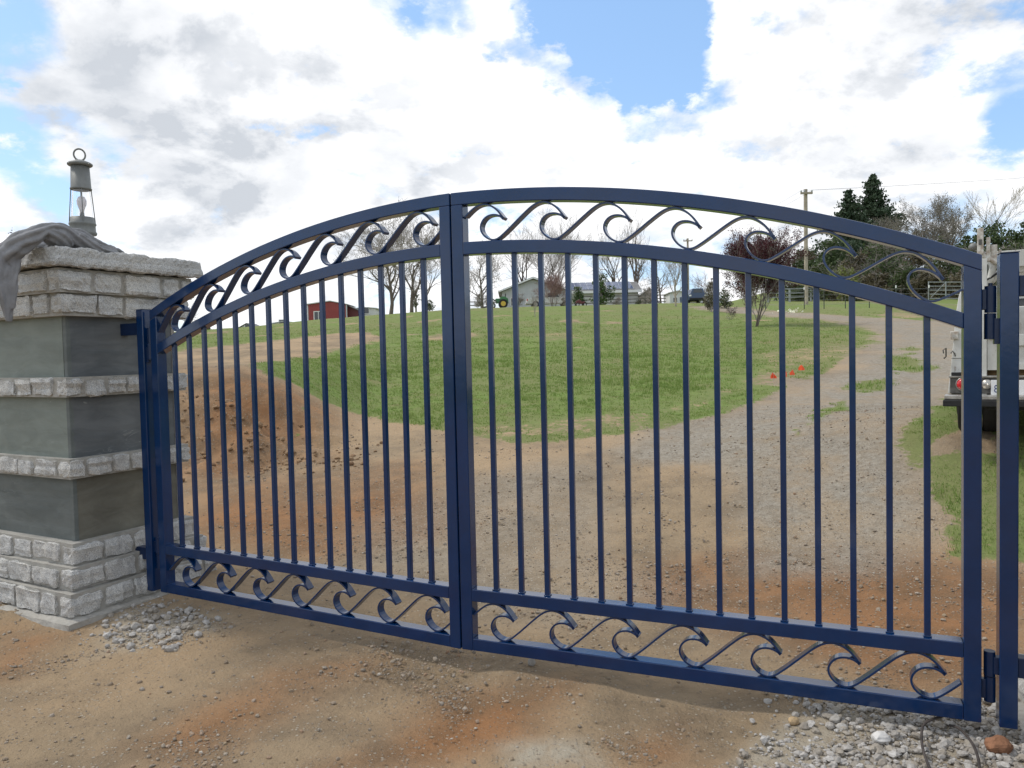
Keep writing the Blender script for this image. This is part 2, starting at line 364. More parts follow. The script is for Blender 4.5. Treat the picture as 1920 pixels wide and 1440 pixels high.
rr = np.concatenate([np.geomspace(.3, 1.6, 20)[:-1], np.geomspace(1.6, 13, 400)[:-1], np.geomspace(13, 140, 230)[:-1], np.geomspace(140, 900, 16)])
th = np.concatenate([np.linspace(-180, -42, 60)[:-1], np.linspace(-42, 42, 430)[:-1], np.linspace(42, 180, 60)[:-1]])
R_, T_ = np.meshgrid(rr, np.radians(th), indexing='ij')
X = R_ * np.sin(T_); Y = R_ * np.cos(T_); Z = gzn(X, Y)
D = np.hypot(X, Y)
wob_ = .06 * D * fbm(X / 1.3, Y / 1.3, 4) * np.clip(8 / D, .3, 1)
def inside(poly, soft=.05): return S(sdf(poly, X, Y) + wob_ * 1.2, -soft * np.maximum(D, 3), soft * np.maximum(D, 3))
grass = 1 - inside(graded, .03)
grass = grass * (1 - .62 * S(fbm(X / 2.4, Y / 3.4, 4), .22, .55) * S(Y, 13, 20))
grass = np.maximum(grass, inside(strip, .02) * .70)
for pl_ in (pp([(1425, 822), (1470, 800), (1540, 800), (1530, 826)]), pp([(1555, 755), (1600, 732), (1625, 738), (1585, 765)]), pp([(1660, 688), (1700, 645), (1730, 648), (1718, 690), (1690, 700)])): grass = np.maximum(grass, inside(pl_, .02))
for pl_ in (pp([(505, 700), (560, 690), (640, 680), (690, 690), (640, 700), (560, 712)]), pp([(440, 728), (480, 735), (500, 745), (460, 748)]), pp([(530, 765), (570, 765), (580, 790), (545, 790)])): grass = np.maximum(grass, inside(pl_, .01) * .5)
grey = np.maximum(inside(road, .05), .55 * inside(road2, .08)); red = np.zeros_like(X); wht = np.zeros_like(X)
for q in reds: red = np.maximum(red, inside(q, .06))
brn = np.zeros_like(X)
for q in browns: brn = np.maximum(brn, inside(q, .03))
grass = grass * (1 - .46 * brn)
vg = inside(pp([(1690, 1090), (1700, 900), (1760, 780), (1930, 780), (1930, 1090)]), .03)
grass = grass * (1 - vg * (.22 + .78 * S(fbm(X / .8, Y / .8, 4), -.15, .25)))
for q in whites: wht = np.maximum(wht, inside(q, .03))
trk = np.zeros_like(X)
for cl in ([(700, 1440), (860, 1180), (1060, 960), (1260, 830), (1420, 765), (1560, 705), (1640, 655)], [(1250, 1440), (1330, 1150), (1440, 960), (1560, 840), (1660, 755), (1740, 700)]):
    C_ = np.array([at(*q_) for q_ in cl]); dd_ = np.full(X.shape, 1e9)
    for a_, b_ in zip(C_[:-1], C_[1:]):
        e_ = b_ - a_; t_ = np.clip(((X - a_[0]) * e_[0] + (Y - a_[1]) * e_[1]) / (e_ @ e_), 0, 1); dd_ = np.minimum(dd_, np.hypot(X - a_[0] - t_ * e_[0], Y - a_[1] - t_ * e_[1]))
    trk = np.maximum(trk, 1 - S(dd_, .15, .42))
Z = Z - .022 * trk * S(Y, 2.0, 3.5); grey = np.maximum(grey, .0) * (1 - .0 * trk); grass = grass * (1 - .9 * trk)
zone = np.stack([grass, grey, red, wht], -1).reshape(-1, 4)
nr, nth = R_.shape
idx = np.arange(nr * nth).reshape(nr, nth)
a = idx[:-1]; b = idx[1:]
F = np.stack([a, np.roll(a, -1, 1), np.roll(b, -1, 1), b], -1).reshape(-1, 4)
V = np.stack([X, Y, Z], -1).reshape(-1, 3)
def zone_at(x, y):
    """(grass, grey, red, white) at world points, nearest grid sample"""
    d = np.hypot(x, y); ii = np.clip(np.searchsorted(rr, d), 0, nr - 1); t = np.degrees(np.arctan2(x, y)); jj = np.clip(np.searchsorted(th, t), 0, nth - 1)
    return zone[ii * nth + jj]
gm = bpy.data.materials.new('ground_soil_grass'); gm.use_nodes = True; t = gm.node_tree; b = t.nodes['Principled BSDF']
b.inputs['Roughness'].default_value = .95; b.inputs['Specular IOR Level'].default_value = .12
co = N(t, 'ShaderNodeTexCoord').outputs['Object']
at_ = N(t, 'ShaderNodeVertexColor', layer_name='zone')
sp_ = N(t, 'ShaderNodeSeparateColor'); t.links.new(at_.outputs[0], sp_.inputs[0])
gR, gG, gB, gA = sp_.outputs[0], sp_.outputs[1], sp_.outputs[2], at_.outputs[1]
nA = noise(t, co, .55, 6, .6); nB = noise(t, co, 2.6, 6, .65); nC = noise(t, co, 14, 6, .7); nD = noise(t, co, 60, 5, .7); nE = noise(t, co, .16, 4, .5)
tan1 = mixc(t, smooth(t, nB, .35, .65), (.315, .235, .148, 1), (.222, .168, .11, 1))
tan1 = mixc(t, smooth(t, nA, .42, .62), tan1, (.375, .27, .165, 1))
redc = mixc(t, smooth(t, nB, .3, .7), (.31, .155, .07, 1), (.19, .11, .058, 1))
c = mixc(t, M(t, 'MULTIPLY', gB, smooth(t, nA, .3, .6, .45, .95)), tan1, redc)
greyc = mixc(t, smooth(t, nC, .35, .65), (.335, .30, .245, 1), (.235, .205, .16, 1))
greyc = mixc(t, smooth(t, nB, .5, .75), greyc, (.27, .225, .16, 1))
c = mixc(t, M(t, 'MULTIPLY', gG, smooth(t, M(t, 'ADD', nB, nA), .9, 1.25, 1.0, .55)), c, greyc)
c = mixc(t, M(t, 'MULTIPLY', gA, smooth(t, nC, .3, .6, .5, 1.)), c, (.40, .35, .27, 1))
# gravel speckle of stones lying in the soil
vo = N(t, 'ShaderNodeTexVoronoi'); t.links.new(co, vo.inputs['Vector']); vo.inputs['Scale'].default_value = 55
vs = N(t, 'ShaderNodeSeparateColor'); t.links.new(vo.outputs['Color'], vs.inputs[0])
stone = M(t, 'MULTIPLY', smooth(t, M(t, 'ADD', vs.outputs[0], M(t, 'MULTIPLY', gG, .2)), .66, .72), smooth(t, vo.outputs[0], .42, .30))
stone = M(t, 'MULTIPLY', stone, M(t, 'ADD', smooth(t, nB, .36, .6, .15, .8), M(t, 'MULTIPLY', gG, .4)))
c = mixc(t, stone, c, mixc(t, vs.outputs[1], (.52, .46, .37, 1), (.19, .15, .11, 1)))
c = mixc(t, smooth(t, nD, .62, .8, 0, .55), c, (.56, .47, .35, 1))
c = mixc(t, smooth(t, nD, .38, .2, 0, .6), c, (.13, .085, .05, 1))
g1 = mixc(t, smooth(t, nC, .3, .7), (.13, .205, .045, 1), (.19, .25, .07, 1))
g1 = mixc(t, smooth(t, nB, .30, .62), g1, (.175, .205, .070, 1))
g1 = mixc(t, smooth(t, nE, .42, .62, 0, .7), g1, (.20, .20, .085, 1))
g1 = mixc(t, smooth(t, noise(t, co, .9, 5, .7), .56, .72, 0, .75), g1, (.22, .185, .095, 1))
g1 = mixc(t, smooth(t, noise(t, co, 5.5, 4, .6), .60, .75, 0, .7), g1, (.07, .13, .025, 1))
gf = smooth(t, M(t, 'ADD', gR, M(t, 'MULTIPLY', M(t, 'SUBTRACT', M(t, 'ADD', M(t, 'MULTIPLY', nC, .5), M(t, 'MULTIPLY', nB, .5)), .5), 2.4)), .38, .62)
c = mixc(t, gf, c, g1)
t.links.new(c, b.inputs['Base Color'])
hh = M(t, 'ADD', M(t, 'ADD', M(t, 'MULTIPLY', nC, 1.2), M(t, 'MULTIPLY', nD, .5)), M(t, 'MULTIPLY', stone, .35))
bn = N(t, 'ShaderNodeBump'); bn.inputs['Strength'].default_value = .8; bn.inputs['Distance'].default_value = .03
t.links.new(hh, bn.inputs['Height']); t.links.new(bn.outputs[0], b.inputs['Normal'])
ground = npmesh('ground', V, F, gm, smooth=True, attr={'zone': zone}); tag(ground, kind='structure')

# pebbles in the soil, crushed white stone, grass tufts
ICO_V = None
def ico():
    p = (1 + sqrt(5)) / 2
    v = np.array([(-1, p, 0), (1, p, 0), (-1, -p, 0), (1, -p, 0), (0, -1, p), (0, 1, p), (0, -1, -p), (0, 1, -p), (p, 0, -1), (p, 0, 1), (-p, 0, -1), (-p, 0, 1)], float)
    v /= np.linalg.norm(v[0])
    f = np.array([(0, 11, 5), (0, 5, 1), (0, 1, 7), (0, 7, 10), (0, 10, 11), (1, 5, 9), (5, 11, 4), (11, 10, 2), (10, 7, 6), (7, 1, 8), (3, 9, 4), (3, 4, 2), (3, 2, 6), (3, 6, 8), (3, 8, 9), (4, 9, 5), (2, 4, 11), (6, 2, 10), (8, 6, 7), (9, 8, 1)])
    return v, f
IV, IF = ico()
def ico2():
    v = [tuple(q) for q in IV]; f = []; cache = {}
    def mid(a, b):
        k = (min(a, b), max(a, b))
        if k not in cache:
            m_ = (np.array(v[a]) + np.array(v[b])); m_ /= np.linalg.norm(m_); v.append(tuple(m_)); cache[k] = len(v) - 1
        return cache[k]
    for a_, b_, c_ in IF:
        x_, y_, z_ = mid(a_, b_), mid(b_, c_), mid(c_, a_); f += [(a_, x_, z_), (b_, y_, x_), (c_, z_, y_), (x_, y_, z_)]
    return np.array(v), np.array(f)
IV2, IF2 = ico2()
def stones(name, pts, sizes, m, rng, fine=False, sink=.35, smooth=False):
    iv, fi = (IV2, IF2) if fine else (IV, IF)
    n = len(pts); k = len(iv)
    sc_ = sizes[:, None] * rng.uniform(.6, 1.15, (n, 3)) * np.array([1, 1, .72])
    v = iv[None] * (1 + rng.uniform(-.2, .2, (n, k, 1))) * sc_[:, None]
    a_ = rng.uniform(0, 2 * pi, n); ca, sa = np.cos(a_)[:, None], np.sin(a_)[:, None]
    tl = rng.uniform(-.5, .5, n)[:, None]
    v = np.stack([v[..., 0], v[..., 1] * np.cos(tl) - v[..., 2] * np.sin(tl), v[..., 1] * np.sin(tl) + v[..., 2] * np.cos(tl)], -1)
    v = np.stack([v[..., 0] * ca - v[..., 1] * sa, v[..., 0] * sa + v[..., 1] * ca, v[..., 2]], -1)
    v += pts[:, None]; v[..., 2] += (sizes * sink)[:, None]
    f = (fi[None] + (np.arange(n) * k)[:, None, None]).reshape(-1, 3)
    return npmesh(name, v.reshape(-1, 3), f, m, smooth=smooth)
def pebmat(name, cols, rnd_scale=18):
    m = bpy.data.materials.new(name); m.use_nodes = True; t = m.node_tree; b = t.nodes['Principled BSDF']; b.inputs['Roughness'].default_value = .9; b.inputs['Specular IOR Level'].default_value = .2
    ge = N(t, 'ShaderNodeNewGeometry'); r = N(t, 'ShaderNodeValToRGB'); t.links.new(ge.outputs['Random Per Island'], r.inputs[0])
    el = r.color_ramp.elements; el[0].color = (*cols[0], 1); el[1].color = (*cols[-1], 1)
    for i, q in enumerate(cols[1:-1]): e = el.new((i + 1) / (len(cols) - 1)); e.color = (*q, 1)
    co = N(t, 'ShaderNodeTexCoord').outputs['Object']
    t.links.new(mixc(t, smooth(t, noise(t, co, 90, 4, .7), .35, .65, 0, .4), r.outputs[0], (.16, .13, .10, 1)), b.inputs['Base Color'])
    return m
PEB = pebmat('soil_pebbles', [(.34, .26, .17), (.27, .21, .15), (.38, .32, .25), (.20, .16, .12), (.33, .29, .24), (.31, .19, .11), (.44, .40, .34)])
WST = pebmat('pale_crushed_stone', [(.46, .44, .41), (.36, .34, .31), (.54, .52, .49), (.29, .26, .22), (.40, .36, .30)])
rng = np.random.RandomState(3)
n = 190000
d_ = 1.7 * (13 / 1.7) ** rng.rand(n); a_ = np.radians(rng.uniform(-41, 41, n))
x_, y_ = d_ * np.sin(a_), d_ * np.cos(a_); zz_ = zone_at(x_, y_)
keep = (rng.rand(n) < .08 + .75 * S(fbm(x_ / .45, y_ / .45, 4), .10, .40) + .22 * zz_[:, 1] + .12 * zz_[:, 2]) & (zz_[:, 0] < .5)
x_, y_, d_ = x_[keep], y_[keep], d_[keep]
s_ = np.minimum(.0020 * np.exp(rng.exponential(.48, len(x_))), .012) * np.clip(d_ / 3.5, .9, 1.25)
tag(stones('pebbles', np.stack([x_, y_, gzn(x_, y_)], -1), s_, PEB, rng), 'loose tan and grey pebbles scattered over the bare dirt and gravel drive', 'pebbles', kind='stuff')
# white crushed stone at the right post and crumbs at the pillar foot
def inpoly(poly, n, pad):
    P_ = np.array(poly); lo = P_.min(0) - pad; hi = P_.max(0) + pad
    q = rng.uniform(lo, hi, (n, 2)); s = sdf(poly, q[:, 0], q[:, 1]) + .12 * fbm(q[:, 0] / .3, q[:, 1] / .3, 3)
    k = s > rng.uniform(-.10, .10, n) * (1 + pad * 2); return q[k]
whp = [at(*p_) for p_ in [(1330, 1500), (1400, 1405), (1450, 1350), (1475, 1312), (1580, 1300), (1700, 1330), (1790, 1340), (1860, 1330), (1990, 1330), (2100, 1560), (1700, 1700), (1350, 1700)]]
q = inpoly(whp, 19000, .16); q = q[(rng.rand(len(q)) < .25 + 1.2 * S(fbm(q[:, 0] / .35, q[:, 1] / .35, 4) + .5 * S(q[:, 0], 1.0, 1.6), -.1, .5))]; s = np.minimum(.0045 * np.exp(rng.exponential(.48, len(q))) * (1 + .25 * S(q[:, 0], 1.0, 1.7)), .021)
z_ = gzn(q[:, 0], q[:, 1]) + rng.uniform(-.008, .008, len(q))
tag(stones('crushed_stone', np.stack([q[:, 0], q[:, 1], z_], -1), s, WST, rng, fine=True, sink=.4), 'pale crushed stone spread below the right gate post', 'gravel', kind='stuff')
wh2 = [at(*p_) for p_ in [(170, 1200), (200, 1160), (280, 1120), (390, 1145), (400, 1175), (330, 1205), (240, 1210)]]
q = inpoly(wh2, 2300, .14); s = np.minimum(.005 * np.exp(rng.exponential(.6, len(q))), .03)
z_ = gzn(q[:, 0], q[:, 1]) + rng.uniform(-.006, .004, len(q))
tag(stones('crushed_stone', np.stack([q[:, 0], q[:, 1], z_], -1), s, WST, rng, fine=False, sink=.4), 'small heap of pale stone chips at the foot of the stone pillar', 'gravel', kind='stuff')
# clods on the cut bank
n = 1100
x_ = rng.uniform(-5.6, -1.5, n); y_ = rng.uniform(7.5, 11.5, n); k = np.exp(-((y_ + .25 * x_ - 8.7) / .7) ** 2) * (x_ < -1.7) > rng.rand(n)
x_, y_ = x_[k], y_[k]
CLOD = pebmat('earth_clods', [(.24, .15, .08), (.30, .19, .10), (.20, .115, .06), (.34, .23, .13)])
tag(stones('earth_clods', np.stack([x_, y_, gzn(x_, y_)], -1), .010 + .022 * rng.exponential(.6, len(x_)), CLOD, rng, fine=True), 'red brown clods tumbled along the cut earth bank', 'earth clods', kind='stuff')
# grass
n = 110000
d_ = 4.0 * (75 / 4.0) ** rng.rand(n); a_ = np.radians(rng.uniform(-40, 40, n))
x_, y_ = d_ * np.sin(a_), d_ * np.cos(a_); zz_ = zone_at(x_, y_)
keep = (zz_[:, 0] + .55 * fbm(x_ / .6, y_ / .6, 3) > rng.uniform(.5, 1.0, n)) & (rng.rand(n) < 1 - S(d_, 14, 70)); x_, y_, d_ = x_[keep], y_[keep], d_[keep]
nb = 5; n = len(x_); hgt = (.015 + .022 * rng.rand(n, nb)) * (1 + .9 * (fbm(x_ / 1.3, y_ / 1.3, 3) > .25))[:, None] * np.clip(d_ / 12, .8, 1.5)[:, None]
ox = x_[:, None] + rng.normal(0, .025, (n, nb)) * np.clip(d_ / 8, 1, 3)[:, None]; oy = y_[:, None] + rng.normal(0, .025, (n, nb)) * np.clip(d_ / 8, 1, 3)[:, None]
oz = gzn(ox, oy) - .004; an = rng.uniform(0, 2 * pi, (n, nb)); wd = .004 * np.clip(d_ / 7, .9, 3.0)[:, None] * np.ones((n, nb)); ln = rng.uniform(.1, .6, (n, nb)) * hgt; a2 = rng.uniform(0, 2 * pi, (n, nb))
v0 = np.stack([ox - wd * np.cos(an), oy - wd * np.sin(an), oz], -1); v1 = np.stack([ox + wd * np.cos(an), oy + wd * np.sin(an), oz], -1)
v2 = np.stack([ox + ln * np.cos(a2), oy + ln * np.sin(a2), oz + hgt], -1)
gv = np.stack([v0, v1, v2], 2).reshape(-1, 3)
tag(npmesh('grass', gv, np.arange(len(gv)).reshape(-1, 3), GRASSM), 'short green grass growing over the lawn and the drive verge', 'grass', kind='stuff')

# ------------------------------------------------------------------ the gate
W, SW, DEP, PK = 2.35, .0635, .072, .0254
AR = 5.9
sag = lambda t: AR - np.sqrt(AR * AR - t * t)
def gate_leaf(name_label, origin, rz, left):
    Wd = W if left else 2.334
    th_ = thing('gate_leaf', name_label, 'gate', origin, rz, 'leaves of the driveway gate')
    tt = (lambda x: Wd - x) if left else (lambda x: x)
    top = lambda x: (.822 + 1.62) - sag(tt(x)) * (1.0 if left else .985)      # top edge of outer arch
    inn = lambda x: (.570 + 1.62) - sag(tt(x)) * (.99 if left else .985)      # top edge of inner arch
    zb, zl = .092, .413
    def arch(f, x0, x1, n=40):
        xs = np.linspace(x0, x1, n); v = []
        for x in xs:
            zt = f(x)
            for y, z in ((0, zt - SW), (DEP, zt - SW), (DEP, zt), (0, zt)): v.append((x, y, z))
        fc = [(i * 4 + k, i * 4 + (k + 1) % 4, (i + 1) * 4 + (k + 1) % 4, (i + 1) * 4 + k) for i in range(n - 1) for k in range(4)]
        fc = [q[::-1] for q in fc]
        fc += [(0, 1, 2, 3), tuple((n - 1) * 4 + k for k in (3, 2, 1, 0))]
        return MB().add(v, fc)
    arch(top, 0, Wd).build('top_rail', BLUE, th_, .004)
    arch(inn, SW, Wd - SW).build('arch_rail', BLUE, th_, .004)
    for x0 in (0, Wd - SW):
        za, zc = top(x0) - SW + .0005, top(x0 + SW) - SW + .0005
        m = MB(); P = [(x0, 0, zb), (x0 + SW, 0, zb), (x0, DEP, zb), (x0 + SW, DEP, zb), (x0, 0, za), (x0 + SW, 0, zc), (x0, DEP, za), (x0 + SW, DEP, zc)]
        m.add(P, [(0, 2, 3, 1), (4, 5, 7, 6), (0, 1, 5, 4), (2, 6, 7, 3), (0, 4, 6, 2), (1, 3, 7, 5)]).build('stile', BLUE, th_, .004)
    MB().box(SW, Wd - SW, 0, DEP, zl - SW, zl).build('lower_rail', BLUE, th_, .004)
    MB().box(SW, Wd - SW, 0, DEP, zb + .001, zb + SW).build('bottom_rail', BLUE, th_, .004)
    g = (Wd - 2 * SW + PK) / 16
    for i in range(15):
        x = SW - PK / 2 + g * (i + 1)
        MB().box(x - PK / 2, x + PK / 2, .022, .022 + PK, zl - .003, float(inn(x)) - SW + .012).build('picket', BLUE, th_, .003)
        m = MB(); jx = (i * 7 % 5 - 2) * .0008; m.box(x - PK / 2 - .0035 + jx, x + PK / 2 + .0035, .0185, .022 + PK + .0035, zl + .0002, zl + .0055); m.build('weld_bead', BLUE, th_, .002)
    # wave scrolls of flat bar: tip -> hook -> round -> bottom -> diagonal -> crest -> next tip
    prof = np.array([(.31, .575), (.26, .615), (.19, .655), (.10, .685), (0, .69), (-.11, .665), (-.21, .60), (-.285, .50), (-.32, .385), (-.31, .27), (-.25, .155), (-.15, .06), (-.03, .008), (.07, .006), (.18, .055),
                     (.33, .18), (.52, .36), (.72, .56), (.90, .735), (1.04, .86), (1.18, .95), (1.33, .994), (1.46, .985), (1.60, .925), (1.72, .83), (1.82, .71), (1.90, .575)])
    # smooth it
    def cr(P, k=4):
        o = []
        for i in range(len(P) - 1):
            p0, p1, p2, p3 = P[max(i - 1, 0)], P[i], P[i + 1], P[min(i + 2, len(P) - 1)]
            for j in range(k):
                u = j / k; o.append(.5 * ((2 * p1) + (-p0 + p2) * u + (2 * p0 - 5 * p1 + 4 * p2 - p3) * u * u + (-p0 + 3 * p1 - 3 * p2 + p3) * u ** 3))
        o.append(P[-1]); return np.array(o)
    prof = cr(prof, 3)
    pitch = .3195
    def scroll_row(x0, lo, hi, thick=.009):
        for k in range(-1, 8):
            bx = x0 + pitch * k; pts = []
            for (u, h) in prof:
                x = bx + u * pitch / 1.60
                if x < SW - .004 or x > Wd - SW + .004: pts.append(None); continue
                l, hh_ = lo(x), hi(x); pts.append((x, l + thick / 2 + h * (hh_ - l - thick)))
            run = [p for p in pts if p]
            if len(run) < 4: continue
            run = np.array(run); tg = np.gradient(run, axis=0); tg /= np.linalg.norm(tg, axis=1)[:, None]; nm = np.stack([-tg[:, 1], tg[:, 0]], 1)
            hw = np.full(len(run), thick / 2); ar_ = np.concatenate([[0], np.cumsum(np.linalg.norm(np.diff(run, axis=0), axis=1))]); e0_ = 1.0 if pts[0] else 0.0; e1_ = 1.0 if pts[-1] else 0.0; hw = hw * (1 + e0_ * .8 * np.exp(-ar_ / .014) + e1_ * .8 * np.exp(-(ar_[-1] - ar_) / .014)); m = MB(); v = []
            for (p, n_, h_) in zip(run, nm, hw):
                a1 = p + n_ * h_; a0 = p - n_ * h_
                for q_, y in ((a0, .012), (a1, .012), (a1, .060), (a0, .060)): v.append((q_[0], y, q_[1]))
            L_ = len(run)
            fc = [(i * 4 + j, (i + 1) * 4 + j, (i + 1) * 4 + (j + 1) % 4, i * 4 + (j + 1) % 4) for i in range(L_ - 1) for j in range(4)] + [(0, 1, 2, 3), tuple((L_ - 1) * 4 + j for j in (3, 2, 1, 0))]
            m.add(v, fc).build('wave_scroll', BLUE, th_, .0012)
    scroll_row(.262 if left else .222, lambda x: float(inn(x)), lambda x: float(top(x)) - SW)
    scroll_row(.275 if left else .230, lambda x: zb + SW, lambda x: zl - SW)
    return th_, top
aL, aR = .49707, .39956
LH = (-2.36471, 5.08948); RO = (-.29109, 3.96887)
leafL, topL = gate_leaf('blue steel gate leaf hung from the stone pillar, its arch falling to the left', (LH[0], LH[1], 0), -aL, True)
leafR, topR = gate_leaf('blue steel gate leaf in front of the white truck, its arch falling to the right', (RO[0], RO[1], 0), -aR, False)
# hinges: a gate-side barrel on the leaf, post-side barrel on the post
def hinge(parent, x, zc, side, up):
    z0, z1 = (zc, zc + .105) if up else (zc - .105, zc - .003)
    m = MB(); m.cyl((x, .035, z0), (x, .035, z1), .021, 20)
    m.build('hinge_barrel', BLUED, parent)
    m = MB(); xa, xb = sorted((x + side * .012, x + side * .030)); m.box(xa, xb, .022, .048, z0 + .012, z1 - .012); m.build('hinge_tab', BLUED, parent, .002)
hinge(leafR, 2.334 + .033, 1.74, -1, True); hinge(leafR, 2.334 + .033, .28, -1, False)
hinge(leafL, -.036, 1.74, 1, True); hinge(leafL, -.036, .34, 1, False)
for lf, x, in ((leafR, 2.367), (leafL, -.036)):
    MB().cyl((x, .035, 1.845), (x, .035, 1.857), .008, 10).build('hinge_pin', BLUED, lf)
PSL = np.array([cos(aL), -sin(aL)]); PSR = np.array([cos(aR), -sin(aR)])
def post(label, orig, rz, side, ztop, brk):
    p = thing('gate_post', label, 'gate post', orig, rz, 'posts carrying the driveway gate')
    MB().box(-.032, .032, 0, .075, .085, ztop).build('post', BLUE, p, .004)
    MB().box(-.033, .033, -.001, .076, ztop + .0005, ztop + .004).build('cap_plate', BLUED, p, .001)
    hx = -side * .061
    for zc, up in ((1.74, False), (.28 if side > 0 else .34, True)):
        z0, z1 = (zc, zc + .10) if up else (zc - .105, zc - .003)
        MB().cyl((hx, .035, z0), (hx, .035, z1), .021, 20).build('hinge_barrel', BLUED, p)
        xa, xb = sorted((hx + side * .012, side * .0325)); MB().box(xa, xb, .018, .052, z0 + .01 - (.03 if not up else 0), z1 - .02).build('hinge_tab', BLUED, p, .002)
    for z, l in zip((1.84, .33), brk):
        xa, xb = sorted((side * .0325, side * l)); MB().box(xa, xb, .010, .066, z - .04, z + .04).build('bracket', BLUED, p, .003)
    return p
pl = np.array([-2.4557, 5.1388]); pr = np.array([1.9447, 3.0248])
post('square blue hinge post bracketed to the stone pillar', (pl[0], pl[1], 0), -aL, -1, 1.965, (.215, .16))
post('square blue hinge post at the right edge before the white truck', (pr[0], pr[1], 0), -aR, 1, 1.968, (.25, .2))

# ------------------------------------------------------------------ stone pillars
def hashn(p, seed, f):
    """cheap smooth 3d noise, vector in"""
    p = p * f + seed
    return (np.sin(p[:, 0] * 1.7 + 1.3 * np.sin(p[:, 1] * 2.1)) + np.sin(p[:, 1] * 1.9 + 1.7 * np.sin(p[:, 2] * 1.6)) + np.sin(p[:, 2] * 2.3 + 1.1 * np.sin(p[:, 0] * 2.7))) / 3
def rock(mb, x0, x1, y0, y1, z0, z1, amp, rnd, seed, res=.022, up=True):
    """rough-faced block: a gridded box, corners rounded, faces broken by noise"""
    c = np.array([(x0 + x1) / 2, (y0 + y1) / 2, (z0 + z1) / 2]); h = np.array([x1 - x0, y1 - y0, z1 - z0]) / 2
    for ax in range(3):
        u, v = [(1, 2), (2, 0), (0, 1)][ax]
        nu = max(2, int(2 * h[u] / res)); nv = max(2, int(2 * h[v] / res))
        for sg in (-1, 1):
            A, B = np.meshgrid(np.linspace(-1, 1, nu + 1), np.linspace(-1, 1, nv + 1), indexing='ij')
            P = np.zeros((A.size, 3)); P[:, ax] = sg * h[ax]; P[:, u] = A.ravel() * h[u]; P[:, v] = B.ravel() * h[v]
            # round the edges
            inner = np.clip(P, -(h - rnd), h - rnd); dlt = P - inner; l = np.linalg.norm(dlt, axis=1); l[l < 1e-9] = 1
            P = inner + dlt / l[:, None] * np.minimum(l, rnd)[:, None]
            W_ = P + c
            dsp = hashn(W_, seed, 17) * .6 + hashn(W_, seed + 5, 43) * .35 + hashn(W_, seed + 9, 90) * .22
            facet = np.abs(hashn(W_, seed + 2, 9)) * .8
            nrm = dlt / l[:, None]
            W_ = W_ + nrm * ((dsp * 1.15 - facet) * amp)[:, None] + hashn(W_, seed + 30, 60)[:, None] * amp * .12
            F_ = []
            for i in range(nu):
                for j in range(nv):
                    q = (i * (nv + 1) + j, (i + 1) * (nv + 1) + j, (i + 1) * (nv + 1) + j + 1, i * (nv + 1) + j + 1)
                    F_.append(q if sg > 0 else q[::-1])
            mb.add(W_, F_, False)
def pillar(label, cx, cy, rz, full=True):
    """local axes: +x toward the gate, -y toward the street; slate half width .40"""
    p = thing('stone_pillar', label, 'pillar', (cx, cy, 0), rz, 'stone pillars flanking the gate')
    rs = random.Random(int(cx * 10) + 5)
    MB().box(-.375, .375, -.375, .375, 0.02, 2.24 if full else 1.93).build('mortar_core', MORT, p)
    def course(hw, z0, z1, dep=.11, w0=.19, w1=.30, amp=.017):
        m = MB()
        # four sides, blocks meeting at alternating corners
        for side in range(4):
            x = -hw; first = True
            edge = hw - dep if side % 2 == 0 else hw - dep
            xs0, xs1 = (-hw, hw - dep - .012)
            x = xs0
            while x < xs1 - .02:
                wdt = rs.uniform(w0, w1)
                if xs1 - (x + wdt) < .11: wdt = xs1 - x
                m2 = MB(); rock(m2, x + rs.uniform(0, .005), x + wdt - rs.uniform(.010, .020), -hw - rs.uniform(-.004, .008), -hw + dep, z0 + rs.uniform(0, .010), z1 - rs.uniform(.002, .013), amp, .012, rs.uniform(0, 90))
                ca, sa = [(1, 0), (0, 1), (-1, 0), (0, -1)][side]
                m.add([(vx * ca - vy * sa, vx * sa + vy * ca, vz) for vx, vy, vz in m2.v], m2.f, False)
                x += wdt
        m.build('block_course', GRAN, p)
        MB().box(-hw + .019, hw - .019, -hw + .019, hw - .019, z0 - .004, z1 + .004).build('mortar_bed', MORT, p)
    if full:
        m = MB(); rock(m, -.545, .545, -.545, .545, 2.222, 2.345, .016, .012, 3.1, res=.02); m.build('cap_slab', GRANC, p)
        course(.505, 2.068, 2.210); course(.475, 1.925, 2.062)
    course(.462, 1.412, 1.530, w0=.12, w1=.22); course(.462, .892, 1.012, w0=.12, w1=.24)
    course(.475, .345, .478, w0=.16, w1=.26, amp=.014); course(.515, .200, .338, w0=.17, w1=.28, amp=.014); course(.560, .045, .190, w0=.2, w1=.32, amp=.016)
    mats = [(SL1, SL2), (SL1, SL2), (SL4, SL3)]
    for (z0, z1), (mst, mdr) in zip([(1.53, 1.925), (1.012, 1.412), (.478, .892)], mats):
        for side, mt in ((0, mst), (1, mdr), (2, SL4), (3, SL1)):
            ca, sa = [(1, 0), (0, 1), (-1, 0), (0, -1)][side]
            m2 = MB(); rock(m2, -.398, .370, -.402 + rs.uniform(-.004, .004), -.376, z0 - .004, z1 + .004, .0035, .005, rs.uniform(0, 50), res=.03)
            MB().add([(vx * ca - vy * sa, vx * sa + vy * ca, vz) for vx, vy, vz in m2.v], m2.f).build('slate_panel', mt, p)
    for z0, z1 in [(1.53, 1.925), (1.012, 1.412), (.478, .892)]:
        for cx_, cy_ in ((1, -1), (1, 1), (-1, -1), (-1, 1)):
            xa, xb = sorted((cx_ * .3715, cx_ * .4015)); ya, yb = sorted((cy_ * .3715, cy_ * .4015)); MB().box(xa, xb, ya, yb, z0 - .003, z1 + .003).build('corner_mortar', SL4 if cy_ < 0 else MORT, p, .004)
    m = MB(); rock(m, -.62, .62, -.62, .62, -.12, .048, .012, .03, 8.0, res=.05); m.build('footing', CONC, p)
    return p
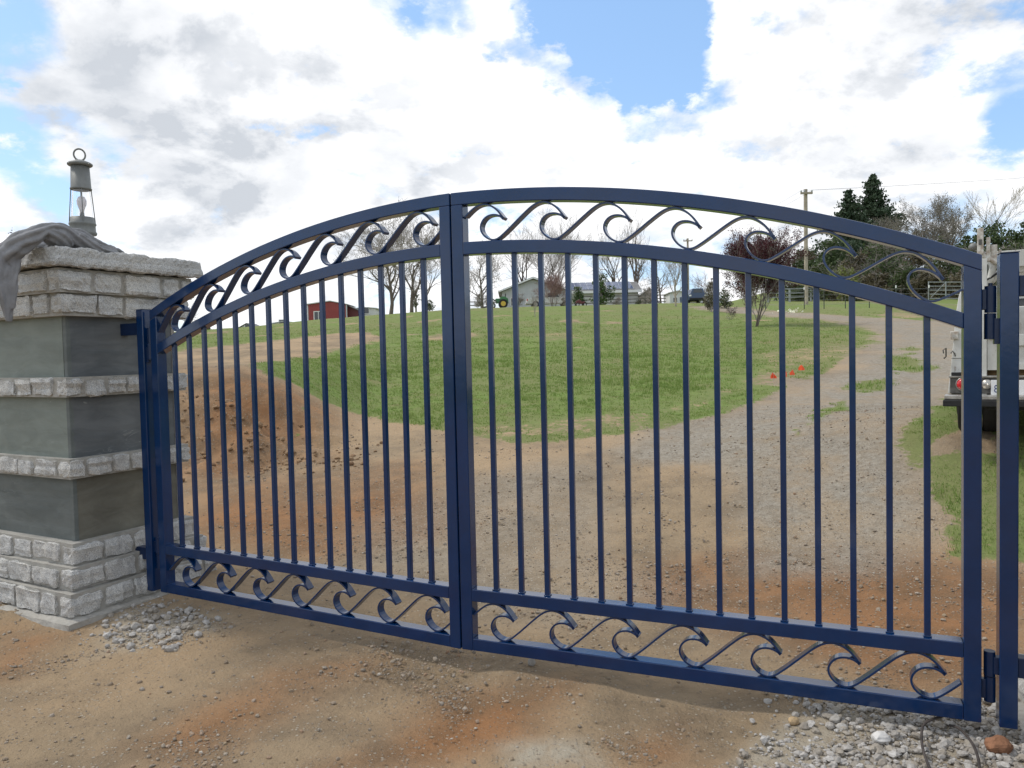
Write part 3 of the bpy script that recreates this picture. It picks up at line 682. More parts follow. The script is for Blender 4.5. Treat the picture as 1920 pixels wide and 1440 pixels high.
dl = np.array([-cos(aL), sin(aL)]); nn = np.array([sin(aL), cos(aL)])
pc = np.array([-2.6433, 5.2406]) + dl * .40 + nn * .035
pp_ = pc + dl * .045
pillar('granite and slate pillar carrying the lantern and grey cloth', pp_[0], pp_[1], -aL).scale = (1.11, 1, 1)
pcr = np.array([1.9447, 3.0248]) + PSR * (.28 + .40) + np.array([sin(aR), cos(aR)]) * .035
pillar('stone pillar at the right edge of the photo with only its foot in view', pcr[0], pcr[1], -aR + pi, False)

# ------------------------------------------------------------------ lantern
lan = thing('lantern', 'grey metal miner style lantern with clear glass standing on the pillar', 'lantern', (pc[0], pc[1], 2.345))
Z0 = -.0
MB().lathe([(0, 0), (.07, 0), (.07, .012), (.022, .03), (.02, .165), (.05, .17), (.0, .171)]).build('stem', GREYM, lan)
MB().lathe([(0, .172), (.098, .172), (.102, .185), (.094, .197), (.092, .235), (.099, .243), (.096, .255), (.088, .262), (.086, .292), (.0, .293)]).build('base', GREYM, lan)
m = MB(); m.lathe([(.078, .293), (.062, .485)]); gl = bpy.data.materials.new('clear_glass'); gl.use_nodes = True
t = gl.node_tree; b = t.nodes['Principled BSDF']; b.inputs['Base Color'].default_value = (1, 1, 1, 1); b.inputs['Roughness'].default_value = 0; b.inputs['Transmission Weight'].default_value = 1; b.inputs['IOR'].default_value = 1.45
m.lathe([(.0605, .485), (.0765, .293)]); m.build('glass_chimney', gl, lan)
for k in range(4):
    a0 = k * pi / 2 + .55
    MB().tube([(.092 * cos(a0), .092 * sin(a0), .245), (.087 * cos(a0), .087 * sin(a0), .31), (.070 * cos(a0), .070 * sin(a0), .50)], .0035, 6).build('guard_rod', GREYM, lan)
MB().lathe([(0, .292), (.018, .293), (.016, .325), (.0, .326)]).build('bulb_socket', GREYM, lan)
MB().lathe([(.0, .325), (.014, .326), (.018, .345), (.034, .385), (.036, .41), (.024, .435), (0, .443)]).build('bulb', BULB, lan)
MB().lathe([(0, .484), (.077, .484), (.079, .492), (.074, .498), (.066, .655), (.0, .656)]).build('upper_housing', GREYM, lan)
MB().lathe([(0, .650), (.084, .650), (.091, .656), (.091, .664), (.080, .672), (.03, .690), (0, .692)]).build('top_cap', GREYM, lan)
m = MB(); m.tube([(.034 * cos(a), .022 * cos(a), .728 + .040 * sin(a)) for a in np.linspace(0, 2 * pi, 25)], .0065, 8, cap=False); m.build('carry_ring', GREYM, lan)

lan.scale = (.88, .88, 1)
# ------------------------------------------------------------------ cloth draped over the cap
def cloth():
    L2 = lambda s, dst, z: Vector((pc[0] + cos(-aL) * s - sin(-aL) * dst, pc[1] + sin(-aL) * s + cos(-aL) * dst, z))
    rg = random.Random(4); mb = MB()
    def strand(P, Rr, flat=1.0, n=16, k=6):
        pts = []
        P = [Vector(q) for q in P]
        for i in range(len(P) - 1):
            p0, p1, p2, p3 = P[max(i - 1, 0)], P[i], P[i + 1], P[min(i + 2, len(P) - 1)]
            for j in range(k):
                u = j / k; pts.append(.5 * ((2 * p1) + (-p0 + p2) * u + (2 * p0 - 5 * p1 + 4 * p2 - p3) * u * u + (-p0 + 3 * p1 - 3 * p2 + p3) * u ** 3))
        pts.append(P[-1]); rd = np.interp(np.linspace(0, len(Rr) - 1, len(pts)), range(len(Rr)), Rr)
        n = 40; k0 = mb.n; mb.tube(pts, [float(r) for r in rd], n, True, True, flat); ph = rg.uniform(0, 6)
        for i, p in enumerate(pts):
            for j in range(n):
                a_ = 2 * pi * j / n; f_ = 1 + .30 * (abs(sin(3.5 * a_ + ph + .11 * i + .5 * sin(i * .35 + ph))) - .6) + .10 * sin(i * .8 + 3 * a_ + ph) * sin(a_ + i * .2)
                v_ = Vector(mb.v[k0 + i * n + j]); mb.v[k0 + i * n + j] = tuple(p + (v_ - p) * f_)
    T = lambda px, row, y: PT(px, row, y)
    A = [T(206, 474, 5.25), T(180, 464, 5.12), T(150, 456, 4.98), T(118, 434, 4.90), T(88, 430, 4.82), T(60, 444, 4.76), T(32, 462, 4.72), T(8, 482, 4.69), T(-18, 500, 4.68)]
    strand(A, [.03, .05, .06, .055, .045, .075, .085, .085, .07], .75)
    strand([q_ + Vector((.02, .14, -.015)) for q_ in A[:6]], [.03, .07, .085, .075, .06, .05], .6)
    strand([q_ + Vector((.05, .05, -.03)) for q_ in A[:4]], [.03, .055, .07, .055], .55)
    strand([T(190, 472, 5.5), T(150, 462, 5.45), T(110, 455, 5.35), T(75, 458, 5.25), T(48, 466, 5.15)], [.04, .07, .085, .08, .05], .6)
    strand([T(135, 468, 5.05), T(110, 464, 5.0), T(85, 466, 4.95)], [.035, .045, .035], .6)
    strand([T(121, 461, 4.90), T(115, 450, 4.86), T(100, 444, 4.84), T(86, 450, 4.86)], [.05, .055, .055, .04], .7)
    strand([T(66, 448, 5.0), T(34, 444, 4.95), T(5, 452, 4.9), T(-25, 470, 4.86)], [.05, .08, .09, .08], .7)
    strand([T(10, 482, 4.68), T(8, 512, 4.655), T(10, 542, 4.64), T(14, 572, 4.635), T(17, 604, 4.63)], [.09, .085, .075, .055, .025], .40)
    strand([T(22, 488, 4.69), T(22, 518, 4.66), T(21, 548, 4.645), T(22, 580, 4.64)], [.05, .035, .03, .018], .6)
    strand([T(-20, 500, 4.68), T(-18, 540, 4.65), T(-14, 575, 4.64)], [.09, .08, .05], .45)
    strand([T(48, 470, 4.74), T(30, 482, 4.70), T(16, 496, 4.67)], [.02, .03, .03], .8)
    o = mb.build('draped_cloth', CLOTH)
    r = o.modifiers.new('remesh', 'REMESH'); r.mode = 'VOXEL'; r.voxel_size = .0048; r.use_smooth_shade = True
    s = o.modifiers.new('smooth', 'SMOOTH'); s.factor = .5; s.iterations = 2
    tx = bpy.data.textures.new('folds', 'CLOUDS'); tx.noise_scale = .09; tx.noise_depth = 3
    dm = o.modifiers.new('folds', 'DISPLACE'); dm.texture = tx; dm.strength = .016; dm.mid_level = .5; dm.texture_coords = 'LOCAL'
    tag(o, 'grey cotton cloth bunched on the pillar cap and hanging over its left side', 'cloth')
cloth()

# ------------------------------------------------------------------ vegetation builders
class Twigs:
    """batch of short tapered 3 or 4 sided cones"""
    def __init__(s, n=3): s.a = []; s.b = []; s.ra = []; s.rb = []; s.k = n
    def add(s, a, b, ra, rb): s.a.append(a); s.b.append(b); s.ra.append(ra); s.rb.append(rb)
    def build(s, name, m, parent):
        if not s.a: return None
        A = np.array(s.a); B = np.array(s.b); ra = np.array(s.ra); rb = np.array(s.rb); d = B - A; d /= np.linalg.norm(d, axis=1)[:, None] + 1e-9
        ref = np.where(np.abs(d[:, 2:3]) > .9, np.array([[1., 0, 0]]), np.array([[0, 0, 1.]])); u = np.cross(d, ref); u /= np.linalg.norm(u, axis=1)[:, None]; v = np.cross(d, u)
        k = s.k; an = np.arange(k) * 2 * pi / k
        ring = u[:, None] * np.cos(an)[None, :, None] + v[:, None] * np.sin(an)[None, :, None]
        V = np.concatenate([A[:, None] + ring * ra[:, None, None], B[:, None] + ring * rb[:, None, None]], 1).reshape(-1, 3)
        F = np.array([(i, (i + 1) % k, k + (i + 1) % k, k + i) for i in range(k)])
        F = (F[None] + (np.arange(len(A)) * 2 * k)[:, None, None]).reshape(-1, 4)
        return npmesh(name, V, F, m, parent, smooth=k > 3)
def quads(cent, size, rng, up=0.0):
    n = len(cent); nrm = rng.normal(size=(n, 3)); nrm[:, 2] += up; nrm /= np.linalg.norm(nrm, axis=1)[:, None]
    r = rng.normal(size=(n, 3)); u = np.cross(nrm, r); u /= np.linalg.norm(u, axis=1)[:, None]; v = np.cross(nrm, u)
    s = size * rng.uniform(.6, 1.3, (n, 1)) if np.isscalar(size) else size[:, None]
    u = u * s; v = v * s * .7
    V = np.stack([cent - u, cent - v * .9, cent + u, cent + v * .9], 1).reshape(-1, 3)
    return V, np.arange(n * 4).reshape(-1, 4)
def grow(h, seed, nlimb=6, spread=.55, trunk_h=.25, r0=None, depth=4, kids=4, up=.25, thin=.011, multi=1, wig=.16, first=.42):
    rg = np.random.RandomState(seed); big = Twigs(7); small = Twigs(3); tips = []
    r0 = r0 or h * .022
    def branch(p, d, L, r, lv):
        n = 4 if lv < 3 else 3; pts = [p]; rads = [r]
        for i in range(n):
            d = d + rg.normal(0, wig, 3) * (1 if lv else .4); d[2] += up * (.35 if lv else .6) ; d /= np.linalg.norm(d)
            p = p + d * L / n; pts.append(p); rads.append(max(thin * .6, r * (1 - .72 * (i + 1) / n)))
        T = big if r > .035 else small
        for i in range(n): T.add(pts[i], pts[i + 1], max(rads[i], thin), max(rads[i + 1], thin * .8))
        if lv >= depth: tips.append(pts[-1]); tips.append(pts[-2]); return
        kk = kids if lv else nlimb
        for j in range(kk):
            f = (first if lv == 0 else .25) + (1 - (first if lv == 0 else .25)) * (j + .6) / kk; f = min(f, .98); i = min(int(f * n), n - 1); q = pts[i] + (pts[i + 1] - pts[i]) * (f * n - i)
            rv = rg.normal(size=3); rv -= rv @ d * d; rv /= np.linalg.norm(rv)
            nd = d * (1 - spread) + rv * spread; nd /= np.linalg.norm(nd)
            branch(q, nd, L * rg.uniform(.55, .78) * (1.05 if lv else 1.15) * (1 - .25 * f), rads[i] * .62, lv + 1)
        if lv: branch(pts[-1], d, L * .6, rads[-1], lv + 1)
    for m_ in range(multi):
        a = 2 * pi * m_ / max(multi, 1) + seed; lean = .0 if multi == 1 else .28
        branch(np.array([.15 * cos(a) * (multi > 1), .15 * sin(a) * (multi > 1), -.15]), np.array([lean * cos(a), lean * sin(a), 1.0]), h * .5, r0 / sqrt(multi), 0)
    return big, small, np.array(tips)
def rescale(lst, s):
    for T in lst:
        T.a = [q * s for q in T.a]; T.b = [q * s for q in T.b]
def tree(label, px, y, hpx, seed, name='bare_tree', cat='tree', width=None, leaves=None, lsize=.07, nl=4, bark=BARK, twig=TWIG, group=None, row=590, sink=0.0, **kw):
    h = HZ(hpx, y); big, small, tips = grow(h, seed, **kw)
    allp = np.array(small.b + big.b); top = np.percentile(allp[:, 2], 99.5); s = np.array([1., 1., 1.]) * h / top
    wx = np.percentile(np.abs(allp[:, 0]), 98) * s[0]
    if width: s[0] = s[1] = s[0] * (HZ(width, y) / 2) / wx
    rescale((big, small), s); tips = tips * s
    g = G(px, y, row); g.z -= sink
    th_ = thing(name, label, cat, g, 0, group)
    big.build('trunk', bark, th_); small.build('branches', twig, th_)
    if leaves is not None and nl:
        rg = np.random.RandomState(seed + 99); c = np.repeat(tips, nl, 0) + rg.normal(0, lsize * 2.2, (len(tips) * nl, 3))
        V, F = quads(c, lsize, rg); npmesh('leaves', V, F, leaves, th_)
    return th_
def bush(label, px, y, hpx, wpx, seed, leaf, name='shrub', cat='shrub', n=1500, size=.09, lobes=9, trunk=True, group=None, row=590, twig=TWIG, base=.12, ball=False, zoff=0.0, ntw=60, dense=.55):
    h, wd = HZ(hpx, y), HZ(wpx, y); rg = np.random.RandomState(seed); g = G(px, y, row); g.z += zoff
    th_ = thing(name, label, cat, g, 0, group)
    cs = []; rs_ = []
    for i in range(lobes):
        f = (i + .5) / lobes; zc = h * (base + (.86 - base) * f); wr = wd * .5 * (sin(pi * min(1, .28 + .72 * f)) ** .6 if not ball else sqrt(max(.05, 1 - (2 * f - 1) ** 2)))
        for _ in range(3):
            a = rg.uniform(0, 2 * pi); q = rg.uniform(.15, .75) * wr
            cs.append((q * cos(a), q * sin(a), zc + rg.normal(0, h * .05))); rs_.append(rg.uniform(.22, .42) * min(wr * 1.1 + .05 * h, h * .6))
    cs = np.array(cs); rs_ = np.array(rs_); k = rg.choice(len(cs), n, p=rs_ ** 2 / (rs_ ** 2).sum())
    dv = rg.normal(size=(n, 3)); dv /= np.linalg.norm(dv, axis=1)[:, None]
    c = cs[k] + dv * (rs_[k] * rg.uniform(dense, 1.15, n))[:, None] * np.array([1, 1, .8])
    c[:, 2] = np.clip(c[:, 2], .03, h)
    V, F = quads(c, size, rg, .3); npmesh('crown', V, F, leaf, th_)
    T = Twigs(4)
    if trunk:
        T.add(np.array([0, 0, -.2]), np.array([0, 0, h * .35]), h * .03, h * .02)
        for i in range(min(len(cs), 14)): T.add(np.array([0, 0, h * .12 * (i % 3 + 1)]), cs[i], h * .015, h * .006)
    for i in range(ntw):
        j = rg.randint(len(cs)); d = rg.normal(size=3); d[2] = abs(d[2]); d /= np.linalg.norm(d); T.add(cs[j], cs[j] + d * rs_[j] * 1.35, .02, .008)
    T.build('trunk', twig, th_)
    return th_
def conifer(label, px, y, hpx, wpx, seed, group, row=560, irregular=.25):
    h, wd = HZ(hpx, y), HZ(wpx, y); rg = np.random.RandomState(seed); g = G(px, y, row); th_ = thing('conifer', label, 'tree', g, 0, group)
    T = Twigs(6); T.add(np.array([0, 0, -.3]), np.array([0, 0, h * .95]), h * .022, h * .003); C_ = []
    nl_ = 46
    for i in range(nl_):
        f = .10 + .88 * i / nl_
        prof = (1 - f) ** 1.0 * (1 + irregular * (1 - f) * sin(f * 17 + seed) + irregular * .5 * rg.normal())
        for j in range(6):
            a = rg.uniform(0, 2 * pi); L_ = wd * .55 * max(prof, .03) * rg.uniform(.6, 1.1)
            p0 = np.array([0, 0, h * f]); d = np.array([cos(a), sin(a), rg.uniform(-.15, .28)]); p1 = p0 + d * L_
            T.add(p0, p1, .05, .015)
            m_ = int(12 + L_ * 26); u = rg.uniform(.2, 1.05, m_); C_.append(p0 + (p1 - p0) * u[:, None] + rg.normal(0, .10 + .05 * L_, (m_, 3)) * np.array([1, 1, .7]))
    c = np.concatenate(C_); V, F = quads(c, .16, rg, .4); npmesh('crown', V, F, L_CON, th_); T.build('trunk', BARK, th_)
    return th_

def TOP(px, y, top, row=560):
    return (PT(px, top, y).z - G(px, y, row).z) / y * FPX
# bare trees round the house
tree('large bare tree, trunk clear at the grass, just right of the red barn', 733, 78, 190, 11, width=190, nlimb=11, spread=.50, trunk_h=.2, depth=5, kids=3, up=.15, first=.22, thin=.014, group='bare trees on the hilltop')
tree('bare tree leaning right close behind the largest bare trunk', 772, 84, 180, 23, width=130, nlimb=8, spread=.44, depth=5, kids=3, up=.26, first=.2, thin=.014, group='bare trees on the hilltop')
tree('thin bare tree just left of the meeting stiles', 800, 92, 130, 24, width=70, nlimb=6, spread=.4, depth=3, kids=4, thin=.014, group='bare trees on the hilltop')
tree('round bare tree above the green tractor', 905, 96, 125, 31, width=105, nlimb=9, spread=.6, depth=4, kids=4, first=.2, up=.12, thin=.014, group='bare trees on the hilltop')
tree('tall many stemmed bare tree rising behind the house gable', 1032, 118, 185, 42, width=125, nlimb=6, spread=.36, depth=4, kids=4, multi=3, up=.3, first=.25, thin=.012, group='bare trees on the hilltop')
tree('bare tree leaning left over the roof of the house gable', 985, 112, 160, 44, width=80, nlimb=6, spread=.4, depth=3, kids=5, up=.2, first=.25, thin=.016, group='bare trees on the hilltop')
tree('bare tree with faint new leaves behind the solar panels', 1155, 120, 165, 47, width=95, nlimb=8, spread=.5, depth=4, kids=3, up=.2, thin=.016, leaves=L_YEL, nl=1, lsize=.06, group='bare trees on the hilltop')
tree('tall slim bare tree at the right end of the solar roof', 1192, 112, 185, 52, width=60, nlimb=8, spread=.4, depth=3, kids=4, up=.3, first=.3, thin=.016, group='bare trees on the hilltop')
tree('grey bare tree between the solar roof and the power pole', 1240, 118, 115, 56, width=80, nlimb=8, spread=.55, depth=4, kids=3, up=.1, first=.15, thin=.016, group='bare trees on the hilltop')
tree('slender pale barked bare tree before the white shed', 1267, 62, 98, 58, width=42, nlimb=9, spread=.4, depth=3, kids=4, up=.35, first=.3, thin=.009, bark=POLEW, row=580, group='bare trees on the hilltop')
tree('small pinkish bare shrub tree in front of the white pickup', 1038, 84, 62, 61, width=62, nlimb=8, spread=.5, depth=4, kids=4, multi=3, up=.25, first=.15, thin=.009, twig=TWIGP, name='shrub', cat='shrub')
tree('tiny bare sapling in the lawn below the pickup', 1004, 47, 42, 63, width=20, nlimb=6, spread=.4, depth=3, kids=3, up=.35, thin=.006, name='sapling', cat='sapling', row=600)
tree('short twiggy bush in the lawn left of the plum tree', 1371, 39, 26, 64, width=20, nlimb=8, spread=.6, depth=3, kids=3, thin=.008, leaves=L_PUR, nl=1, lsize=.02, name='sapling', cat='sapling', row=600)
tree('bare brushy tree seen past the pillar edge', 350, 60, 62, 65, width=44, nlimb=9, spread=.5, depth=3, kids=4, first=.15, thin=.012, row=640, group='bare trees on the hilltop')
tree('pink tinged bare tree right of the utility pole', 1322, 105, 62, 66, width=46, nlimb=8, spread=.5, depth=3, kids=4, twig=TWIGP, thin=.014, group='bare trees on the hilltop')
tree('purple leaved plum tree beside the driveway bend', 1413, 33, 172, 71, name='plum_tree', width=140, nlimb=9, spread=.34, depth=4, kids=4, multi=4, up=.30, first=.12, trunk_h=.1, thin=.006, leaves=L_PUR, nl=6, lsize=.030, row=614)
# evergreen shrubs and trees on the hilltop
bush('glossy green tree before the solar panels', 1128, 88, 66, 50, 81, L_CIT, 'evergreen_tree', 'tree', 2200, .10, row=575)
bush('small glossy green tree left of the solar panels', 1082, 90, 45, 34, 82, L_CIT, 'evergreen_tree', 'tree', 1100, .09, row=575)
bush('tall pale green bush right of the power pole', 1334, 50, 66, 38, 83, L_GREYB, n=2600, size=.045, ntw=150, row=590)
bush('green bush left of the plum trunk', 1360, 54, 42, 34, 84, L_BRUG, n=1500, size=.045, ntw=80, row=590)
bush('grey twiggy bush left of the green tractor', 902, 93, 34, 44, 85, L_GREYB, n=900, size=.05, ntw=260, row=575, dense=.2)
bush('grey twiggy bush right of the solar roof', 1215, 96, 36, 40, 86, L_GREYB, n=500, size=.05, ntw=300, row=575, dense=.2)
bush('low dark bush on the skyline left of the meeting stiles', 806, 92, 24, 26, 87, L_OAK, n=500, size=.08, row=580)
bush('narrow grey green tree beside the leaning bare tree', 780, 90, 70, 24, 88, L_BRUG, n=900, size=.06, ntw=60, row=580, dense=.3)
bush('low round dark shrub on the far left skyline', 388, 76, 20, 40, 89, L_OAK, n=600, size=.08, row=620, zoff=-.3)
bush('small dark shrub beside the wooden pen', 1198, 92, 14, 14, 90, L_OAK, n=250, size=.06, row=575)
for i, (px, y, h_, w_, lb) in enumerate([(918, 84, 20, 26, 'grey twiggy shrub behind the green tractor'), (972, 90, 34, 34, 'grey twiggy shrub before the house gable'), (1012, 96, 30, 30, 'grey twiggy shrub between gable and pickup cab'), (1062, 88, 26, 22, 'grey twiggy shrub at the front of the pickup'), (1226, 90, 30, 30, 'grey twiggy shrub before the dark outbuilding'), (1160, 97, 18, 34, 'low grey shrub against the white house wing'), (848, 90, 26, 22, 'grey twiggy shrub hidden partly by the meeting stiles')]):
    bush(lb, px, y, h_, w_, 500 + i, L_GREYB, n=260, size=.05, ntw=260, row=575, dense=.2, group='twiggy shrubs before the house')
# right side: conifers, oaks, brush
conifer('tallest pointed conifer on the right skyline', 1638, 95, TOP(1638, 95, 322), 175, 5, 'conifers on the right skyline')
conifer('lower spreading conifer left of the tallest one', 1592, 92, TOP(1592, 92, 352), 150, 9, 'conifers on the right skyline', irregular=.45)
oaks = [(1505, 82, TOP(1505, 82, 458), 110, 'dark evergreen tree behind the plum tree'), (1560, 86, TOP(1560, 86, 432), 90, 'dark evergreen tree under the two conifers'), (1862, 72, TOP(1862, 72, 402), 130, 'dark evergreen tree above the truck rack'), (1935, 68, TOP(1925, 68, 388), 130, 'dark evergreen tree at the right photo edge'), (1812, 80, TOP(1812, 80, 428), 80, 'dark evergreen tree left of the truck rack'), (2010, 70, TOP(1925, 70, 392), 150, 'dark evergreen tree beyond the right photo edge')]
for i, (px, y, h_, w_, lb) in enumerate(oaks):
    bush(lb, px, y, h_, w_, 200 + i, L_OAK, 'evergreen_tree', 'tree', 4200, .17, 9, row=560, group='dark evergreens on the right', ntw=80)
semi = [(1690, 88, TOP(1690, 88, 388), 90, 'grey budding tree right of the conifers'), (1742, 90, TOP(1742, 90, 368), 85, 'tall grey budding tree in the middle of the right skyline'), (1782, 86, TOP(1782, 86, 372), 70, 'thin grey budding tree left of the dark evergreens'), (1665, 80, TOP(1665, 80, 425), 70, 'low grey budding tree below the tallest conifer')]
for i, (px, y, h_, w_, lb) in enumerate(semi):
    tree(lb, px, y, h_, 300 + i, name='budding_tree', width=w_ * 1.15, nlimb=10, spread=.52, depth=4, kids=4, up=.14, first=.15, thin=.015, leaves=L_GREYB, nl=4, lsize=.055, row=560, group='grey budding trees on the right')
tree('bare pale tree standing above the dark evergreens', 1868, 98, TOP(1868, 98, 348), 321, width=100, nlimb=7, spread=.42, depth=4, kids=3, up=.25, first=.35, thin=.016, twig=POLEW, row=560, group='bare trees on the hilltop')
brush = [(1545, 74, TOP(1545, 74, 480), 90, 1), (1600, 72, TOP(1600, 72, 452), 100, 0), (1655, 70, TOP(1655, 70, 432), 110, 2), (1715, 74, TOP(1715, 74, 428), 120, 0), (1770, 70, TOP(1770, 70, 438), 110, 1), (1830, 66, TOP(1830, 66, 448), 120, 2), (1900, 64, TOP(1900, 64, 448), 130, 1), (1580, 68, TOP(1580, 68, 492), 70, 3), (1690, 66, TOP(1690, 66, 490), 110, 1), (1750, 64, TOP(1750, 64, 492), 100, 0), (1640, 66, TOP(1640, 66, 500), 80, 0), (1495, 78, TOP(1495, 78, 520), 50, 1), (1960, 62, TOP(1915, 62, 430), 140, 2), (1810, 62, TOP(1810, 62, 500), 90, 0)]
blab = ['olive brown brush clump left of the hillside below the conifers', 'tall brown brush below the lower conifer', 'green topped brush below the tallest conifer', 'broad brown brush mid hillside', 'mid green brush on the hillside above the metal farm gate', 'green brush behind the truck rack', 'mid green brush behind the right gate post',
        'yellow green bush on the hillside', 'low mid green brush above the fence line', 'low brown brush beside the metal farm gate', 'low brown brush behind the leaning scroll', 'low green brush behind the power pole', 'green brush beyond the right photo edge', 'low brown brush right of the metal farm gate']
for i, ((px, y, h_, w_, k), lb) in enumerate(zip(brush, blab)):
    bush(lb, px, y, h_, w_, 400 + i, [L_BRUSH, L_BRUG, L_OAK, L_YEL][k], 'brush', 'shrub', 2600, .12, 8, row=560, ntw=220, group='brush on the right hillside', dense=.3, base=.02)

# ------------------------------------------------------------------ buildings
def wpt(px, y, row=580): g = G(px, y, row, False); return g
# red barn
y0 = 100; g = wpt(577, y0, 600); sc_ = y0 / FPX
b_ = thing('red_barn', 'small red metal barn with a white window on the left skyline', 'barn', (g.x, g.y, g.z - .5))
wF = 72 * sc_; hW = 35 * sc_ + .5; dp = 5.0
m = MB(); m.prism([(0, 0), (wF, 0), (wF, hW - .15), (wF * .6, hW + .22), (0, hW - .10)], 0, dp)
for i in range(22): x = wF * (i + .5) / 22; m.box(x - .03, x + .03, -.035, 0.0, .1, hW - .2)
m.build('wall', REDB, b_)
m = MB(); P = [(-.25, hW - .13), (wF * .6, hW + .26), (wF + .25, hW - .20), (wF + .25, hW - .12), (wF * .6, hW + .36), (-.25, hW - .02)]; m.prism(P, -.25, dp + .2); m.build('roof', WALLW, b_)
m = MB(); xw = 13 * sc_; m.box(xw, xw + 12 * sc_, -.06, -.036, .5 + .35, .5 + 1.45); f_ = m.build('window', GLASSD, b_)
m = MB()
for a0, a1, b0, b1 in ((xw - .1, xw, .75, 1.55 + .4), (xw + 1.03, xw + 1.13, .75, 1.95), (xw, xw + 1.03, 1.95 - .1, 1.95), (xw, xw + 1.03, .75, .85), (xw + .48, xw + .55, .85, 1.85)): m.box(a0, a1, -.09, -.05, b0, b1)
m.build('frame', WPNT, f_)
m = MB(); m.prism([(wF + .01, 0), (wF + 19 * sc_, 0), (wF + 19 * sc_, hW - .85), (wF + .01, hW - .3)], .9, dp); m.build('lean_to', REDD, b_)  # darker red paints the shade on the barn's right side
m = MB(); m.box(wF + .0, wF + .14, -.04, .10, 0, hW - .2); m.box(-.02, .12, -.04, .06, 0, hW - .2); m.build('corner_trim', WALLG, b_)
m = MB(); m.prism([(wF - .1, hW - .22), (wF + 20 * sc_, hW - .92), (wF + 20 * sc_, hW - .82), (wF - .1, hW - .12)], .6, dp + .2); m.build('side_roof', ROOFD, b_)
# white trailer by the barn
def shed(label, px0, px1, y, rtop, rbase, mw, mr, name='shed', cat='shed', slope=.3, windows=(), depth=4, row=590, ridge=.5, group=None):
    p0 = PT(px0, rbase, y); p1 = PT(px1, rbase, y); w_ = p1.x - p0.x; zt = PT((px0 + px1) / 2, rtop, y).z; gz_ = float(gz((p0.x + p1.x) / 2, y)) - .4; h_ = zt - gz_
    th_ = thing(name, label, cat, (p0.x, y, gz_), 0, group)
    m = MB(); m.prism([(0, 0), (w_, 0), (w_, h_ - slope), (w_ * ridge, h_), (0, h_ - slope)], 0, depth); m.build('wall', mw, th_)
    m = MB(); m.prism([(-.2, h_ - slope + .01), (w_ * ridge, h_ + .01), (w_ + .2, h_ - slope + .01), (w_ + .2, h_ - slope + .11), (w_ * ridge, h_ + .12), (-.2, h_ - slope + .11)], -.2, depth + .2); m.build('roof', mr, th_)
    for (fx, fz, ww, wh) in windows:
        m = MB(); m.box(w_ * fx, w_ * fx + ww, -.05, -.01, fz + .4, fz + wh + .4); f_ = m.build('window', GLASSD, th_)
        m = MB(); 
        for q in ((w_ * fx - .07, w_ * fx, fz + .33, fz + wh + .47), (w_ * fx + ww, w_ * fx + ww + .07, fz + .33, fz + wh + .47), (w_ * fx, w_ * fx + ww, fz + wh + .4, fz + wh + .47), (w_ * fx, w_ * fx + ww, fz + .33, fz + .4)): m.box(q[0], q[1], -.07, -.012, q[2], q[3])
        m.build('frame', WPNT, f_)
    return th_
shed('white trailer home right of the red barn', 666, 704, 102, 577, 597, WALLW, WALLW, 'trailer', 'trailer', .15, [(.35, .7, .9, .8)])
shed('pale roofed house sunk behind the left skyline', 448, 478, 115, 607, 618, WALLW, ROOFD, 'house', 'house', .7, [(.4, .6, .9, .8)], group='far houses beyond the skyline')
shed('low pale building sunk behind the skyline left of the red barn', 510, 556, 115, 603, 612, WALLW, WALLG, 'house', 'house', .3, [(.3, .6, .9, .8)], group='far houses beyond the skyline')
shed('white shed behind the slender pale tree', 1256, 1288, 100, 546, 572, WALLW, WALLW, 'shed', 'shed', .25, [(.2, .5, .5, .6)])
shed('grey garage beyond the blue car', 1292, 1316, 108, 549, 572, WALLG, ROOFD, 'shed', 'garage', .3, [(.55, .5, .6, .6)])
shed('dark grey outbuilding behind the rail pen', 1206, 1232, 104, 543, 574, WOODG, ROOFD, 'shed', 'shed', .5, [(.3, .5, .6, .7)])
# house: gabled wing and long wing with solar panels
y0 = 106; pA = PT(938, 575, y0); k = y0 / FPX
hs = thing('house', 'long grey and white house with solar panels on its roof', 'house', (pA.x, y0, float(gz(pA.x, y0)) - .2))
zb_ = hs.location.z; rowz = lambda r, px=1000: PT(px, r, y0).z - zb_; X_ = lambda px: PT(px, 550, y0).x - pA.x
ze, za_ = rowz(547, 940), rowz(522, 1000)
m = MB(); xa, xm, xb = X_(941), X_(1000), X_(1062); m.prism([(xa, 0), (xb, 0), (xb, ze), (xm, za_ - .1), (xa, ze)], 0, 9)
for i in range(9): m.box(xa, xb, -.03, 0, .2 + i * .28, .23 + i * .28)
m.build('wall', WALLG, hs)
m = MB(); m.prism([(xa - .5, ze - .12), (xm, za_), (xb + .5, ze - .12), (xb + .5, ze + .06), (xm, za_ + .20), (xa - .5, ze + .06)], -.6, 9.3); m.build('roof', ROOFD, hs)
m = MB(); m.prism([(xa - .52, ze - .16), (xm, za_ - .06), (xb + .52, ze - .16), (xb + .52, ze + .03), (xm, za_ + .15), (xa - .52, ze + .03)], -.66, -.605); m.build('fascia', WPNT, hs)
for px in (958, 1030):
    x = X_(px); f_ = MB().box(x, x + 1.1, -.06, -.03, 1.0, 2.0).build('window', GLASSD, hs); m = MB(); m.box(x - .08, x, -.08, -.035, .92, 2.08); m.box(x + 1.1, x + 1.18, -.08, -.035, .92, 2.08); m.box(x, x + 1.1, -.08, -.035, 2.0, 2.08); m.box(x, x + 1.1, -.08, -.035, .92, 1.0); m.build('frame', WPNT, f_)
xc, xd = X_(1064), X_(1199); ze2, zr2 = rowz(546, 1130), rowz(524, 1130)
m = MB(); m.box(xc, xd, 1.0, 8, 0, ze2)
m.build('wing_wall', WALLW, hs)
